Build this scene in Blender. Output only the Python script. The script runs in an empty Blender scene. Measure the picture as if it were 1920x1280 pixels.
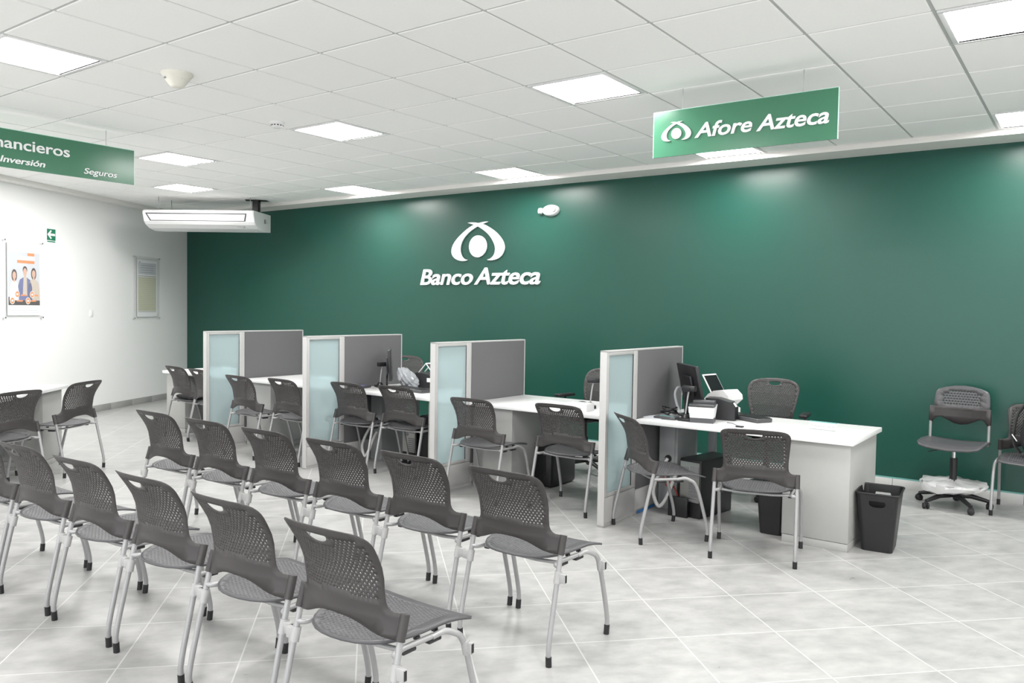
import bpy, bmesh, math, random
from mathutils import Vector, Matrix
from mathutils.geometry import delaunay_2d_cdt
R = math.radians
random.seed(7)
C = bpy.context.scene.collection
sc = bpy.context.scene

# ------------------------------------------------------------------ camera
W_, H_ = 1920, 1280
F_PX = 1513.84
YAW, PITCH, ROLL = 0.6282, -0.0401, 0.0158
CAM = Vector((3.149, -3.212, 1.548))
ROOM_H = 3.03
fwd = Vector((-math.sin(YAW)*math.cos(PITCH), math.cos(YAW)*math.cos(PITCH), math.sin(PITCH)))
rt = fwd.cross(Vector((0, 0, 1))).normalized()
up = rt.cross(fwd)
c_, s_ = math.cos(ROLL), math.sin(ROLL)
rt2 = c_*rt + s_*up
up2 = -s_*rt + c_*up
cam_d = bpy.data.cameras.new('camera')
cam = bpy.data.objects.new('camera', cam_d)
C.objects.link(cam)
m = Matrix((rt2, up2, -fwd)).transposed().to_4x4()
m.translation = CAM
cam.matrix_world = m
cam_d.sensor_width = 36.0
cam_d.lens = F_PX*36.0/W_
cam_d.clip_start = 0.05
cam_d.clip_end = 100
sc.camera = cam

# ------------------------------------------------------------------ world, exposure
wd = bpy.data.worlds.new('world')
sc.world = wd
wd.use_nodes = True
wd.node_tree.nodes['Background'].inputs[0].default_value = (0.93, 0.97, 1.0, 1)
wd.node_tree.nodes['Background'].inputs[1].default_value = 1.25
sc.view_settings.view_transform = 'Standard'
sc.view_settings.look = 'None'
sc.view_settings.exposure = 1.58
sc.view_settings.gamma = 1.0
sc.view_settings.use_curve_mapping = False
PANEL_STRENGTH = 13.5
try:
    sc.cycles.max_bounces = 8
    sc.cycles.diffuse_bounces = 5
    sc.cycles.glossy_bounces = 4
    sc.cycles.transparent_max_bounces = 8
    sc.cycles.caustics_reflective = False
    sc.cycles.caustics_refractive = False
    sc.cycles.use_denoising = True
    sc.cycles.sample_clamp_indirect = 4.0
except Exception:
    pass

# ------------------------------------------------------------------ materials
def mat(name, col, rough=0.5, metal=0.0, noise=0.0, nscale=30.0, bump=0.0, emit=None, alpha=None, spec=None, trans=None, coat=None):
    mt = bpy.data.materials.new(name)
    mt.use_nodes = True
    nt = mt.node_tree
    b = nt.nodes['Principled BSDF']
    b.inputs['Base Color'].default_value = (*col, 1)
    b.inputs['Roughness'].default_value = rough
    b.inputs['Metallic'].default_value = metal
    if spec is not None: b.inputs['Specular IOR Level'].default_value = spec
    if trans is not None: b.inputs['Transmission Weight'].default_value = trans
    if coat is not None: b.inputs['Coat Weight'].default_value = coat
    if alpha is not None: b.inputs['Alpha'].default_value = alpha
    if emit is not None:
        b.inputs['Emission Color'].default_value = (*emit[0], 1)
        b.inputs['Emission Strength'].default_value = emit[1]
    tc = nt.nodes.new('ShaderNodeTexCoord')
    nz = nt.nodes.new('ShaderNodeTexNoise')
    nz.inputs['Scale'].default_value = nscale
    nz.inputs['Detail'].default_value = 4
    nt.links.new(tc.outputs['Object'], nz.inputs['Vector'])
    if noise > 0:
        mx = nt.nodes.new('ShaderNodeMix'); mx.data_type = 'RGBA'
        mx.inputs[6].default_value = (*[c*(1-noise) for c in col], 1)
        mx.inputs[7].default_value = (*[min(1, c*(1+noise)) for c in col], 1)
        nt.links.new(nz.outputs['Fac'], mx.inputs[0])
        nt.links.new(mx.outputs[2], b.inputs['Base Color'])
    if bump > 0:
        bp = nt.nodes.new('ShaderNodeBump')
        bp.inputs['Strength'].default_value = bump
        bp.inputs['Distance'].default_value = 0.002
        nt.links.new(nz.outputs['Fac'], bp.inputs['Height'])
        nt.links.new(bp.outputs['Normal'], b.inputs['Normal'])
    return mt

M = {}
M['green_wall'] = mat('green_wall', (0.006, 0.070, 0.049), 0.32, noise=0.04, nscale=120, bump=0.15, spec=0.5)
M['white_wall'] = mat('white_wall', (0.88, 0.88, 0.875), 0.6, noise=0.01, nscale=60, bump=0.1)
M['tile'] = mat('ceiling_tile', (0.95, 0.948, 0.935), 0.85, noise=0.03, nscale=90, bump=0.35)
M['tbar'] = mat('tbar_shaded', (0.50, 0.51, 0.50), 0.45)  # white bars greyed: shade of the tile gaps put into the colour
M['soffit'] = mat('soffit_paint', (0.82, 0.80, 0.77), 0.5)
M['shell'] = mat('dark_grey_plastic', (0.042, 0.038, 0.038), 0.45, noise=0.05, nscale=200, bump=0.1)
M['seat'] = mat('dark_grey_plastic_lit', (0.082, 0.081, 0.087), 0.38, noise=0.05, nscale=200, bump=0.1)  # shell plastic made lighter: light on upward-facing seats put into the colour
M['steel'] = mat('silver_paint', (0.36, 0.36, 0.365), 0.34, metal=0.3)
M['clamp'] = mat('pale_grey_plastic', (0.40, 0.40, 0.40), 0.4)
M['black'] = mat('black_rubber', (0.012, 0.012, 0.013), 0.55)
M['black_plastic'] = mat('black_plastic', (0.016, 0.016, 0.018), 0.35, noise=0.1, nscale=80)
M['black_gloss'] = mat('black_gloss', (0.010, 0.010, 0.012), 0.12)
M['graphite'] = mat('graphite_plastic', (0.07, 0.07, 0.075), 0.35)
M['lgrey'] = mat('light_grey_metal', (0.50, 0.495, 0.49), 0.4, noise=0.02, nscale=40)
M['ped'] = mat('grey_laminate', (0.42, 0.42, 0.41), 0.45, noise=0.03, nscale=25)
M['mgrey'] = mat('mid_grey_metal', (0.33, 0.34, 0.35), 0.45, noise=0.03, nscale=25)
M['fabric'] = mat('grey_fabric', (0.130, 0.128, 0.134), 0.85, noise=0.12, nscale=400, bump=0.5)
M['desktop'] = mat('white_laminate', (0.87, 0.87, 0.87), 0.25, noise=0.01, nscale=20)
M['white_plastic'] = mat('white_plastic', (0.82, 0.82, 0.82), 0.3)
M['cream'] = mat('cream_plastic', (0.80, 0.78, 0.70), 0.45, noise=0.04, nscale=30)
M['letter'] = mat('white_letter', (0.88, 0.88, 0.89), 0.4)
M['sign_green'] = mat('sign_green', (0.052, 0.190, 0.110), 0.22, noise=0.02, nscale=10)
M['sign_edge'] = mat('acrylic_edge', (0.55, 0.82, 0.70), 0.2)
M['chrome'] = mat('chrome', (0.75, 0.75, 0.76), 0.15, metal=1.0)
M['paper'] = mat('paper', (0.85, 0.86, 0.87), 0.6)
M['yellowpaper'] = mat('yellowed_paper', (0.60, 0.61, 0.45), 0.6, noise=0.05, nscale=60)
M['ink'] = mat('ink_grey', (0.25, 0.25, 0.26), 0.6)
M['exit_green'] = mat('exit_green', (0.02, 0.20, 0.11), 0.4)
M['teal'] = mat('teal_strip', (0.16, 0.38, 0.36), 0.5)
M['skirt'] = mat('pale_tile_skirting', (0.58, 0.58, 0.57), 0.4, noise=0.10, nscale=6)
M['skirt_d'] = mat('grey_tile_skirting', (0.36, 0.355, 0.35), 0.4, noise=0.15, nscale=5)
M['orange'] = mat('poster_orange', (0.80, 0.25, 0.08), 0.5)
M['skin'] = mat('poster_skin', (0.62, 0.38, 0.28), 0.5)
M['hair'] = mat('poster_hair', (0.04, 0.03, 0.03), 0.5)
M['blue'] = mat('poster_blue', (0.13, 0.15, 0.32), 0.5)
M['beige'] = mat('poster_beige', (0.55, 0.47, 0.40), 0.5)
M['pgrey'] = mat('poster_grey', (0.58, 0.60, 0.64), 0.5, noise=0.08, nscale=3)
M['tape'] = mat('blue_tape', (0.04, 0.20, 0.52), 0.4)
M['red'] = mat('red_wire', (0.45, 0.05, 0.03), 0.4)
M['yellow'] = mat('yellow_wire', (0.70, 0.50, 0.04), 0.4)
M['metal_plate'] = mat('bare_steel_plate', (0.50, 0.50, 0.48), 0.3, metal=0.8, noise=0.1, nscale=60)
M['cable'] = mat('white_conduit', (0.66, 0.66, 0.65), 0.45)
M['bag'] = mat('charcoal_cloth', (0.022, 0.022, 0.026), 0.8, noise=0.3, nscale=120, bump=0.5)
M['bag2'] = mat('black_cushion', (0.010, 0.010, 0.012), 0.8)

# frosted glass
def frosted():
    mt = bpy.data.materials.new('frosted_glass'); mt.use_nodes = True
    nt = mt.node_tree; b = nt.nodes['Principled BSDF']
    b.inputs['Base Color'].default_value = (0.80, 0.90, 0.91, 1)
    b.inputs['Roughness'].default_value = 0.25
    tr = nt.nodes.new('ShaderNodeBsdfTranslucent'); tr.inputs[0].default_value = (0.80, 0.92, 0.94, 1)
    rf = nt.nodes.new('ShaderNodeBsdfRefraction'); rf.inputs['Color'].default_value = (0.80, 0.93, 0.95, 1)
    rf.inputs['Roughness'].default_value = 0.34; rf.inputs['IOR'].default_value = 1.05
    a = nt.nodes.new('ShaderNodeMixShader'); a.inputs[0].default_value = 0.55
    c = nt.nodes.new('ShaderNodeMixShader'); c.inputs[0].default_value = 0.40
    nt.links.new(b.outputs[0], a.inputs[1]); nt.links.new(tr.outputs[0], a.inputs[2])
    nt.links.new(a.outputs[0], c.inputs[1]); nt.links.new(rf.outputs[0], c.inputs[2])
    nt.links.new(c.outputs[0], nt.nodes['Material Output'].inputs[0])
    return mt
M['frost'] = frosted()

def clear(name, col, mix):
    mt = bpy.data.materials.new(name); mt.use_nodes = True
    nt = mt.node_tree; b = nt.nodes['Principled BSDF']
    b.inputs['Base Color'].default_value = (*col, 1); b.inputs['Roughness'].default_value = 0.12
    t = nt.nodes.new('ShaderNodeBsdfTransparent')
    a = nt.nodes.new('ShaderNodeMixShader'); a.inputs[0].default_value = mix
    nt.links.new(b.outputs[0], a.inputs[1]); nt.links.new(t.outputs[0], a.inputs[2])
    nt.links.new(a.outputs[0], nt.nodes['Material Output'].inputs[0])
    return mt
M['acrylic'] = clear('clear_acrylic', (0.86, 0.88, 0.88), 0.95)
M['white_film'] = clear('white_plastic_film', (0.80, 0.80, 0.80), 0.22)
M['plasticbag'] = clear('clear_plastic_film', (0.72, 0.75, 0.79), 0.60)

def lamp_mat():
    mt = bpy.data.materials.new('lit_diffuser'); mt.use_nodes = True
    nt = mt.node_tree
    for n in list(nt.nodes):
        if n.type != 'OUTPUT_MATERIAL': nt.nodes.remove(n)
    e = nt.nodes.new('ShaderNodeEmission')
    e.inputs[0].default_value = (1.0, 0.985, 0.965, 1); e.inputs[1].default_value = PANEL_STRENGTH
    nt.links.new(e.outputs[0], nt.nodes['Material Output'].inputs[0])
    return mt
M['lamp'] = lamp_mat()

def floor_mat():
    mt = bpy.data.materials.new('floor_tiles'); mt.use_nodes = True
    nt = mt.node_tree; N = nt.nodes; L = nt.links; b = N['Principled BSDF']
    tc = N.new('ShaderNodeTexCoord')
    mp = N.new('ShaderNodeMapping'); mp.vector_type = 'TEXTURE'
    mp.inputs['Location'].default_value = (0.861, 1.025, 0)
    mp.inputs['Rotation'].default_value = (0, 0, R(45.83))
    mp.inputs['Scale'].default_value = (0.5, 0.5, 0.5)
    L.new(tc.outputs['Object'], mp.inputs['Vector'])
    sx = N.new('ShaderNodeSeparateXYZ'); L.new(mp.outputs[0], sx.inputs[0])
    def mth(op, a, bb=None):
        n = N.new('ShaderNodeMath'); n.operation = op
        if isinstance(a, (int, float)): n.inputs[0].default_value = a
        else: L.new(a, n.inputs[0])
        if bb is not None:
            if isinstance(bb, (int, float)): n.inputs[1].default_value = bb
            else: L.new(bb, n.inputs[1])
        return n.outputs[0]
    masks = []
    for o in (sx.outputs[0], sx.outputs[1]):
        f = mth('FRACT', mth('ADD', o, 100.5))
        d = mth('ABSOLUTE', mth('SUBTRACT', f, 0.5))
        masks.append(mth('LESS_THAN', d, 0.0065))
    g = mth('MAXIMUM', masks[0], masks[1])
    fl = N.new('ShaderNodeVectorMath'); fl.operation = 'FLOOR'
    ad = N.new('ShaderNodeVectorMath'); ad.operation = 'ADD'; ad.inputs[1].default_value = (100.0, 100.0, 0)
    L.new(mp.outputs[0], ad.inputs[0]); L.new(ad.outputs[0], fl.inputs[0])
    wn = N.new('ShaderNodeTexWhiteNoise'); L.new(fl.outputs[0], wn.inputs['Vector'])
    off = N.new('ShaderNodeVectorMath'); off.operation = 'MULTIPLY_ADD'
    L.new(wn.outputs['Color'], off.inputs[0]); off.inputs[1].default_value = (7, 7, 7)
    L.new(mp.outputs[0], off.inputs[2])
    n1 = N.new('ShaderNodeTexNoise'); n1.inputs['Scale'].default_value = 3.2; n1.inputs['Detail'].default_value = 7; n1.inputs['Roughness'].default_value = 0.62
    st = N.new('ShaderNodeVectorMath'); st.operation = 'MULTIPLY'; st.inputs[1].default_value = (1.0, 1.7, 1)
    L.new(off.outputs[0], st.inputs[0]); L.new(st.outputs[0], n1.inputs['Vector'])
    cr = N.new('ShaderNodeValToRGB')
    cr.color_ramp.elements[0].position = 0.30; cr.color_ramp.elements[0].color = (0.335, 0.335, 0.332, 1)
    cr.color_ramp.elements[1].position = 0.68; cr.color_ramp.elements[1].color = (0.46, 0.457, 0.45, 1)
    L.new(n1.outputs['Fac'], cr.inputs[0])
    mx = N.new('ShaderNodeMix'); mx.data_type = 'RGBA'
    L.new(g, mx.inputs[0]); L.new(cr.outputs[0], mx.inputs[6]); mx.inputs[7].default_value = (0.58, 0.58, 0.57, 1)
    L.new(mx.outputs[2], b.inputs['Base Color'])
    rr = N.new('ShaderNodeMapRange'); rr.inputs['To Min'].default_value = 0.22; rr.inputs['To Max'].default_value = 0.42
    L.new(n1.outputs['Fac'], rr.inputs['Value']); L.new(rr.outputs[0], b.inputs['Roughness'])
    b.inputs['Specular IOR Level'].default_value = 0.45
    bp = N.new('ShaderNodeBump'); bp.inputs['Strength'].default_value = 0.25; bp.inputs['Distance'].default_value = 0.002
    inv = mth('SUBTRACT', 1.0, g); L.new(inv, bp.inputs['Height']); L.new(bp.outputs[0], b.inputs['Normal'])
    return mt
M['floor'] = floor_mat()

# ------------------------------------------------------------------ mesh helpers
class MB:
    def __init__(s): s.v = []; s.f = []; s.sm = []
    def add(s, vs, fs, smooth=False, mtx=None):
        o = len(s.v)
        for p in vs:
            p = Vector(p)
            s.v.append(tuple(mtx @ p) if mtx is not None else tuple(p))
        for f in fs: s.f.append([i+o for i in f]); s.sm.append(smooth)
        return s
    def box(s, x0, x1, y0, y1, z0, z1, bev=0.0, mtx=None, seg=2):
        bm = bmesh.new()
        bmesh.ops.create_cube(bm, size=1.0)
        for v in bm.verts:
            v.co = Vector((x0+(x1-x0)*(v.co.x+.5), y0+(y1-y0)*(v.co.y+.5), z0+(z1-z0)*(v.co.z+.5)))
        if bev > 0:
            bmesh.ops.bevel(bm, geom=bm.edges[:], offset=min(bev, 0.45*min(abs(x1-x0), abs(y1-y0), abs(z1-z0))), segments=seg, profile=0.5, affect='EDGES')
        bm.normal_update()
        s.from_bm(bm, mtx, bev > 0)
        return s
    def from_bm(s, bm, mtx=None, smooth=False):
        bm.verts.index_update()
        s.add([v.co.copy() for v in bm.verts], [[v.index for v in f.verts] for f in bm.faces], smooth, mtx)
        bm.free()
    def tube(s, pts, r, seg=10, cap=True, mtx=None, flat=1.0):
        pts = [Vector(p) for p in pts]
        n = len(pts); rr = r if isinstance(r, (list, tuple)) else [r]*n
        vs = []; fs = []
        t0 = (pts[1]-pts[0]).normalized()
        ref = Vector((0, 0, 1)) if abs(t0.z) < 0.9 else Vector((1, 0, 0))
        nrm = (ref - t0*ref.dot(t0)).normalized()
        for i in range(n):
            if i == 0: t = t0
            elif i == n-1: t = (pts[i]-pts[i-1]).normalized()
            else: t = ((pts[i]-pts[i-1]).normalized()+(pts[i+1]-pts[i]).normalized()).normalized()
            nrm = (nrm - t*nrm.dot(t)).normalized()
            bn = t.cross(nrm)
            for k in range(seg):
                a = 2*math.pi*k/seg
                vs.append(pts[i]+(nrm*math.cos(a)+bn*math.sin(a)*flat)*rr[i])
        for i in range(n-1):
            for k in range(seg):
                k2 = (k+1) % seg
                fs.append([i*seg+k, i*seg+k2, (i+1)*seg+k2, (i+1)*seg+k])
        s.add(vs, fs, True, mtx)
        if cap:
            s.add(vs[:seg], [list(range(seg))[::-1]], False, mtx)
            s.add(vs[-seg:], [list(range(seg))], False, mtx)
        return s
    def lathe(s, prof, seg=24, mtx=None, smooth=True):
        vs = []; fs = []
        n = len(prof)
        for (r, z) in prof:
            for k in range(seg):
                a = 2*math.pi*k/seg
                vs.append((r*math.cos(a), r*math.sin(a), z))
        for i in range(n-1):
            for k in range(seg):
                k2 = (k+1) % seg
                fs.append([i*seg+k, i*seg+k2, (i+1)*seg+k2, (i+1)*seg+k])
        if prof[0][0] > 1e-5: fs.append(list(range(seg))[::-1])
        if prof[-1][0] > 1e-5: fs.append([(n-1)*seg+k for k in range(seg)])
        s.add(vs, fs, smooth, mtx)
        return s
    def prism(s, poly, z0, z1, mtx=None, smooth=False):
        """poly: ccw (x,y) list"""
        n = len(poly)
        vs = [(x, y, z0) for x, y in poly]+[(x, y, z1) for x, y in poly]
        fs = [[i, (i+1) % n, n+(i+1) % n, n+i] for i in range(n)]
        s.add(vs, fs, smooth, mtx)
        s.add([(x, y, z0) for x, y in poly], [list(range(n))[::-1]], False, mtx)
        s.add([(x, y, z1) for x, y in poly], [list(range(n))], False, mtx)
        return s
    def build(s, name, material, parent=None, loc=None, rot=None, merge=True, sharp=40):
        me = bpy.data.meshes.new(name)
        me.from_pydata([tuple(v) for v in s.v], [], s.f)
        me.polygons.foreach_set('use_smooth', s.sm)
        me.update()
        if merge:
            bm = bmesh.new(); bm.from_mesh(me)
            bmesh.ops.remove_doubles(bm, verts=bm.verts[:], dist=1e-5)
            if sharp:
                for e in bm.edges:
                    if len(e.link_faces) == 2 and e.calc_face_angle(0) > R(sharp): e.smooth = False
            bm.to_mesh(me); bm.free()
        me.materials.append(M[material] if isinstance(material, str) else material)
        o = bpy.data.objects.new(name, me)
        C.objects.link(o)
        if parent is not None: o.parent = parent
        if loc is not None: o.location = loc
        if rot is not None: o.rotation_euler = rot
        return o

def thing(name, label, cat, loc=(0, 0, 0), rotz=0.0, group=None, mtx=None):
    o = bpy.data.objects.new(name, None)
    C.objects.link(o)
    o.empty_display_size = 0.1
    if mtx is not None: o.matrix_world = mtx
    else: o.location = loc; o.rotation_euler = (0, 0, rotz)
    o['label'] = label; o['category'] = cat
    if group: o['group'] = group
    return o
def tag(o, label, cat, group=None):
    o['label'] = label; o['category'] = cat
    if group: o['group'] = group
    return o
def struct(o): o['kind'] = 'structure'; return o
def kids(o): return [c for c in bpy.data.objects if c.parent is o]
def dup(root, tree, loc, rotz, label=None, group=None):
    r = root.copy(); C.objects.link(r); r.location = loc; r.rotation_euler = (0, 0, rotz)
    if label: r['label'] = label
    if group: r['group'] = group
    for ch, gs in tree:
        c = ch.copy(); C.objects.link(c); c.parent = r
        for g in gs:
            d = g.copy(); C.objects.link(d); d.parent = c
    return r
def tree_of(root):
    ks = kids(root)
    return [(k, kids(k)) for k in ks]
def smooth_path(pts, n=5, rad=0.35):
    """round the corners of a polyline"""
    P = [Vector(p) for p in pts]
    out = [P[0]]
    for i in range(1, len(P)-1):
        a = P[i]+(P[i-1]-P[i])*rad; b = P[i]+(P[i+1]-P[i])*rad
        for k in range(n+1):
            t = k/n
            out.append(a*(1-t)**2+P[i]*2*t*(1-t)+b*t*t)
    out.append(P[-1])
    return out
def bez(pts, n=60):
    """Catmull-Rom through points"""
    P = [Vector(p) for p in pts]
    out = []
    for i in range(len(P)-1):
        p0 = P[max(i-1, 0)]; p1 = P[i]; p2 = P[i+1]; p3 = P[min(i+2, len(P)-1)]
        for k in range(n):
            t = k/n
            out.append(0.5*((2*p1)+(-p0+p2)*t+(2*p0-5*p1+4*p2-p3)*t*t+(-p0+3*p1-3*p2+p3)*t**3))
    out.append(P[-1])
    return out
def text(name, s, mtl, parent, x, y, height, width=None, shear=0.0, bold=0.0, depth=0.004, z=0.0, align='LEFT', mode='cap'):
    cu = bpy.data.curves.new(name, 'FONT')
    cu.body = s; cu.size = 1.0; cu.shear = shear; cu.offset = bold; cu.extrude = 0.02; cu.resolution_u = 4
    cu.space_character = 0.98
    t = bpy.data.objects.new(name+'_tmp', cu)
    C.objects.link(t)
    dg = bpy.context.evaluated_depsgraph_get()
    me = bpy.data.meshes.new_from_object(t.evaluated_get(dg))
    bpy.data.objects.remove(t); bpy.data.curves.remove(cu)
    xs = [v.co.x for v in me.vertices]
    w = max(xs)-min(xs); x0 = min(xs)
    k = height/0.727
    kx = k if width is None else width/w
    sh = {'LEFT': 0, 'RIGHT': -w*kx, 'CENTER': -w*kx/2}[align]
    for v in me.vertices:
        v.co = Vector(((v.co.x-x0)*kx+x+sh, v.co.y*k+y, v.co.z/0.02*depth/2+depth/2+z))
    me.materials.clear(); me.materials.append(M[mtl])
    me.name = name
    o = bpy.data.objects.new(name, me); C.objects.link(o)
    o.parent = parent
    return o

# ------------------------------------------------------------------ room shell
WY = 4.632                 # green wall plane
CX, CY = -9.37, 4.632      # corner with the slanted left wall
LD = Vector((0.454, -0.891, 0)).normalized()   # along left wall, away from corner
LN = Vector((0.891, 0.454, 0)).normalized()    # into the room
XR = 6.1; YB = -8.54
lw_len = (CY-YB)/0.891
lend = Vector((CX, CY, 0))+LD*lw_len
b = MB(); b.box(-10.2, XR, YB, WY+0.1, -0.12, 0.0)
struct(b.build('floor', 'floor'))
b = MB(); b.box(-10.0, XR+0.12, WY, WY+0.14, 0.0, ROOM_H+0.25)
struct(b.build('wall_back', 'green_wall'))
WLM = Matrix(((-LD.x, 0, LN.x, CX), (-LD.y, 0, LN.y, CY), (0, 1, 0, 0), (0, 0, 0, 1)))   # local x to the right, y up, z into room
b = MB(); b.box(-lw_len, 0.3, 0, ROOM_H+0.25, -0.14, 0, mtx=WLM)
struct(b.build('wall_left', 'white_wall'))
b = MB(); b.box(XR, XR+0.12, YB, WY, 0.0, ROOM_H+0.25)
struct(b.build('wall_right', 'white_wall'))
# street side behind the camera: unseen open shopfront, added for fill light, low sill and header
b = MB()
b.box(-3.2, XR+0.12, YB-0.14, YB, 0.0, 0.35); b.box(-3.2, XR+0.12, YB-0.14, YB, 2.72, ROOM_H+0.25)
for x in (-3.2, -0.9, 1.4, 3.7, 6.0): b.box(x, x+0.14, YB-0.14, YB, 0.3, 2.8)
struct(b.build('wall_front', 'white_wall'))

# suspended ceiling: tegular tiles 0.61 m on a recessed grid
G = 0.61
LIGHTS = [(0, 2), (-4, 2), (-8, 2), (-11, 2), (4, 2), (0, 6), (-4, 6), (-8, 6), (4, 6), (-4, -2), (0, -2), (4, -2), (-11, 4), (8, 2), (8, 6), (0, -6), (4, -6), (8, -2), (-4, -6), (0, -10), (4, -10), (8, -6), (-8, -2), (-8, -6), (-4, -10)]  # panels not named in LL are unseen, added for fill light
b = MB()
gap = 0.0080; bv = 0.004; dz = 0.008
i0, i1, j0, j1 = -16, 9, -14, 7
for i in range(i0, i1+1):
    for j in range(j0, j1):
        if (i, j) in LIGHTS: continue
        xa, xb, ya, yb = i*G+gap, (i+1)*G-gap, j*G+gap, (j+1)*G-gap
        mx_, my_ = (xa+xb)/2, (ya+yb)/2
        wx = CX + 0.454/0.891*(CY-my_)
        if mx_ < wx-0.9: continue
        zt, zb = ROOM_H+dz, ROOM_H
        vs = [(xa, ya, zt), (xb, ya, zt), (xb, yb, zt), (xa, yb, zt), (xa+bv, ya+bv, zb), (xb-bv, ya+bv, zb), (xb-bv, yb-bv, zb), (xa+bv, yb-bv, zb)]
        fs = [[4, 7, 6, 5], [0, 4, 5, 1], [1, 5, 6, 2], [2, 6, 7, 3], [3, 7, 4, 0]]
        b.add(vs, fs)
struct(b.build('ceiling', 'tile', merge=False))
b = MB()
for i in range(i0, i1+2):
    b.box(i*G-0.012, i*G+0.012, j0*G, j1*G, ROOM_H+dz-0.002, ROOM_H+dz+0.03)
for j in range(j0, j1+1):
    b.box(i0*G, (i1+1)*G, j*G-0.012, j*G+0.012, ROOM_H+dz-0.0025, ROOM_H+dz+0.029)
b.box(i0*G, (i1+1)*G, j0*G, j1*G+0.36, ROOM_H+0.14, ROOM_H+0.17)
struct(b.build('trim_1', 'tbar', merge=False))
# drop band along the green wall and along the left wall
b = MB(); b.box(-9.7, XR, j1*G+0.004, WY, ROOM_H-0.045, ROOM_H+0.05)
struct(b.build('trim_2', 'soffit'))
b = MB(); b.box(-lw_len, -0.2, ROOM_H-0.05, ROOM_H+0.05, 0.0, 0.16, mtx=WLM)
struct(b.build('trim_3', 'soffit'))
# skirting
b = MB()
x = -9.3
while x < XR:
    b.box(x+0.0015, min(x+0.4985, XR), WY-0.012, WY, 0.0, 0.085, bev=0.002); x += 0.5
struct(b.build('baseboard_back', 'skirt'))
b = MB(); b.box(-9.3, XR, WY-0.010, WY, 0.085, 0.097)
struct(b.build('trim_4', 'teal'))
b = MB(); s = 0.02
while s < lw_len-0.5:
    b.box(-(s+0.4985), -(s+0.0015), 0.0, 0.092, 0.0, 0.012, bev=0.002, mtx=WLM); s += 0.5
struct(b.build('baseboard_left', 'skirt_d'))

# ------------------------------------------------------------------ ceiling lights
def panel_light():
    t = thing('ceiling_light', 'x', 'light')
    f = MB()
    h = G/2-0.012; w = 0.026
    zz = ROOM_H
    for (xa, xb, ya, yb) in ((-h, h, -h, -h+w), (-h, h, h-w, h), (-h, -h+w, -h+w, h-w), (h-w, h, -h+w, h-w)):
        f.box(xa, xb, ya, yb, -0.004, 0.03, bev=0.002)
    f.build('light_frame', 'white_plastic', t)
    d = MB(); k = h-w+0.001
    d.add([(-k, -k, 0.006), (k, -k, 0.006), (k, k, 0.006), (-k, k, 0.006)], [[0, 3, 2, 1]])
    d.build('diffuser', 'lamp', t)
    return t
LL = {
 (0, 2): 'square ceiling light panel nearest left of the green emblem sign',
 (-4, 2): 'square ceiling light panel beside the small round white smoke detector',
 (-8, 2): 'square ceiling light panel just right of the long green sign',
 (-11, 2): 'square ceiling light panel partly hidden behind the long green sign',
 (4, 2): 'large square ceiling light panel in the top right corner of the photo',
 (0, 6): 'ceiling light panel partly hidden behind the green sign with the emblem',
 (-4, 6): 'ceiling light panel next to the green wall above the white wall emblem',
 (-8, 6): 'ceiling light panel next to the green wall, nearest the air conditioner on its right',
 (4, 6): 'ceiling light panel next to the green wall at the right edge of the photo',
 (-4, -2): 'large square ceiling light panel in the top left corner of the photo',
 (-11, 4): 'square ceiling light panel directly above the white air conditioner'}
p0 = None
for (i, j) in LIGHTS:
    loc = ((i+.5)*G, (j+.5)*G, ROOM_H)
    lab = LL.get((i, j), 'square ceiling light panel added out of view for fill light, behind or beside the viewpoint')
    if p0 is None:
        p0 = panel_light(); p0.location = loc; p0['label'] = lab; p0['group'] = 'square light panels in the ceiling'; p0t = tree_of(p0)
    else:
        dup(p0, p0t, loc, 0, lab, 'square light panels in the ceiling')

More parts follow.
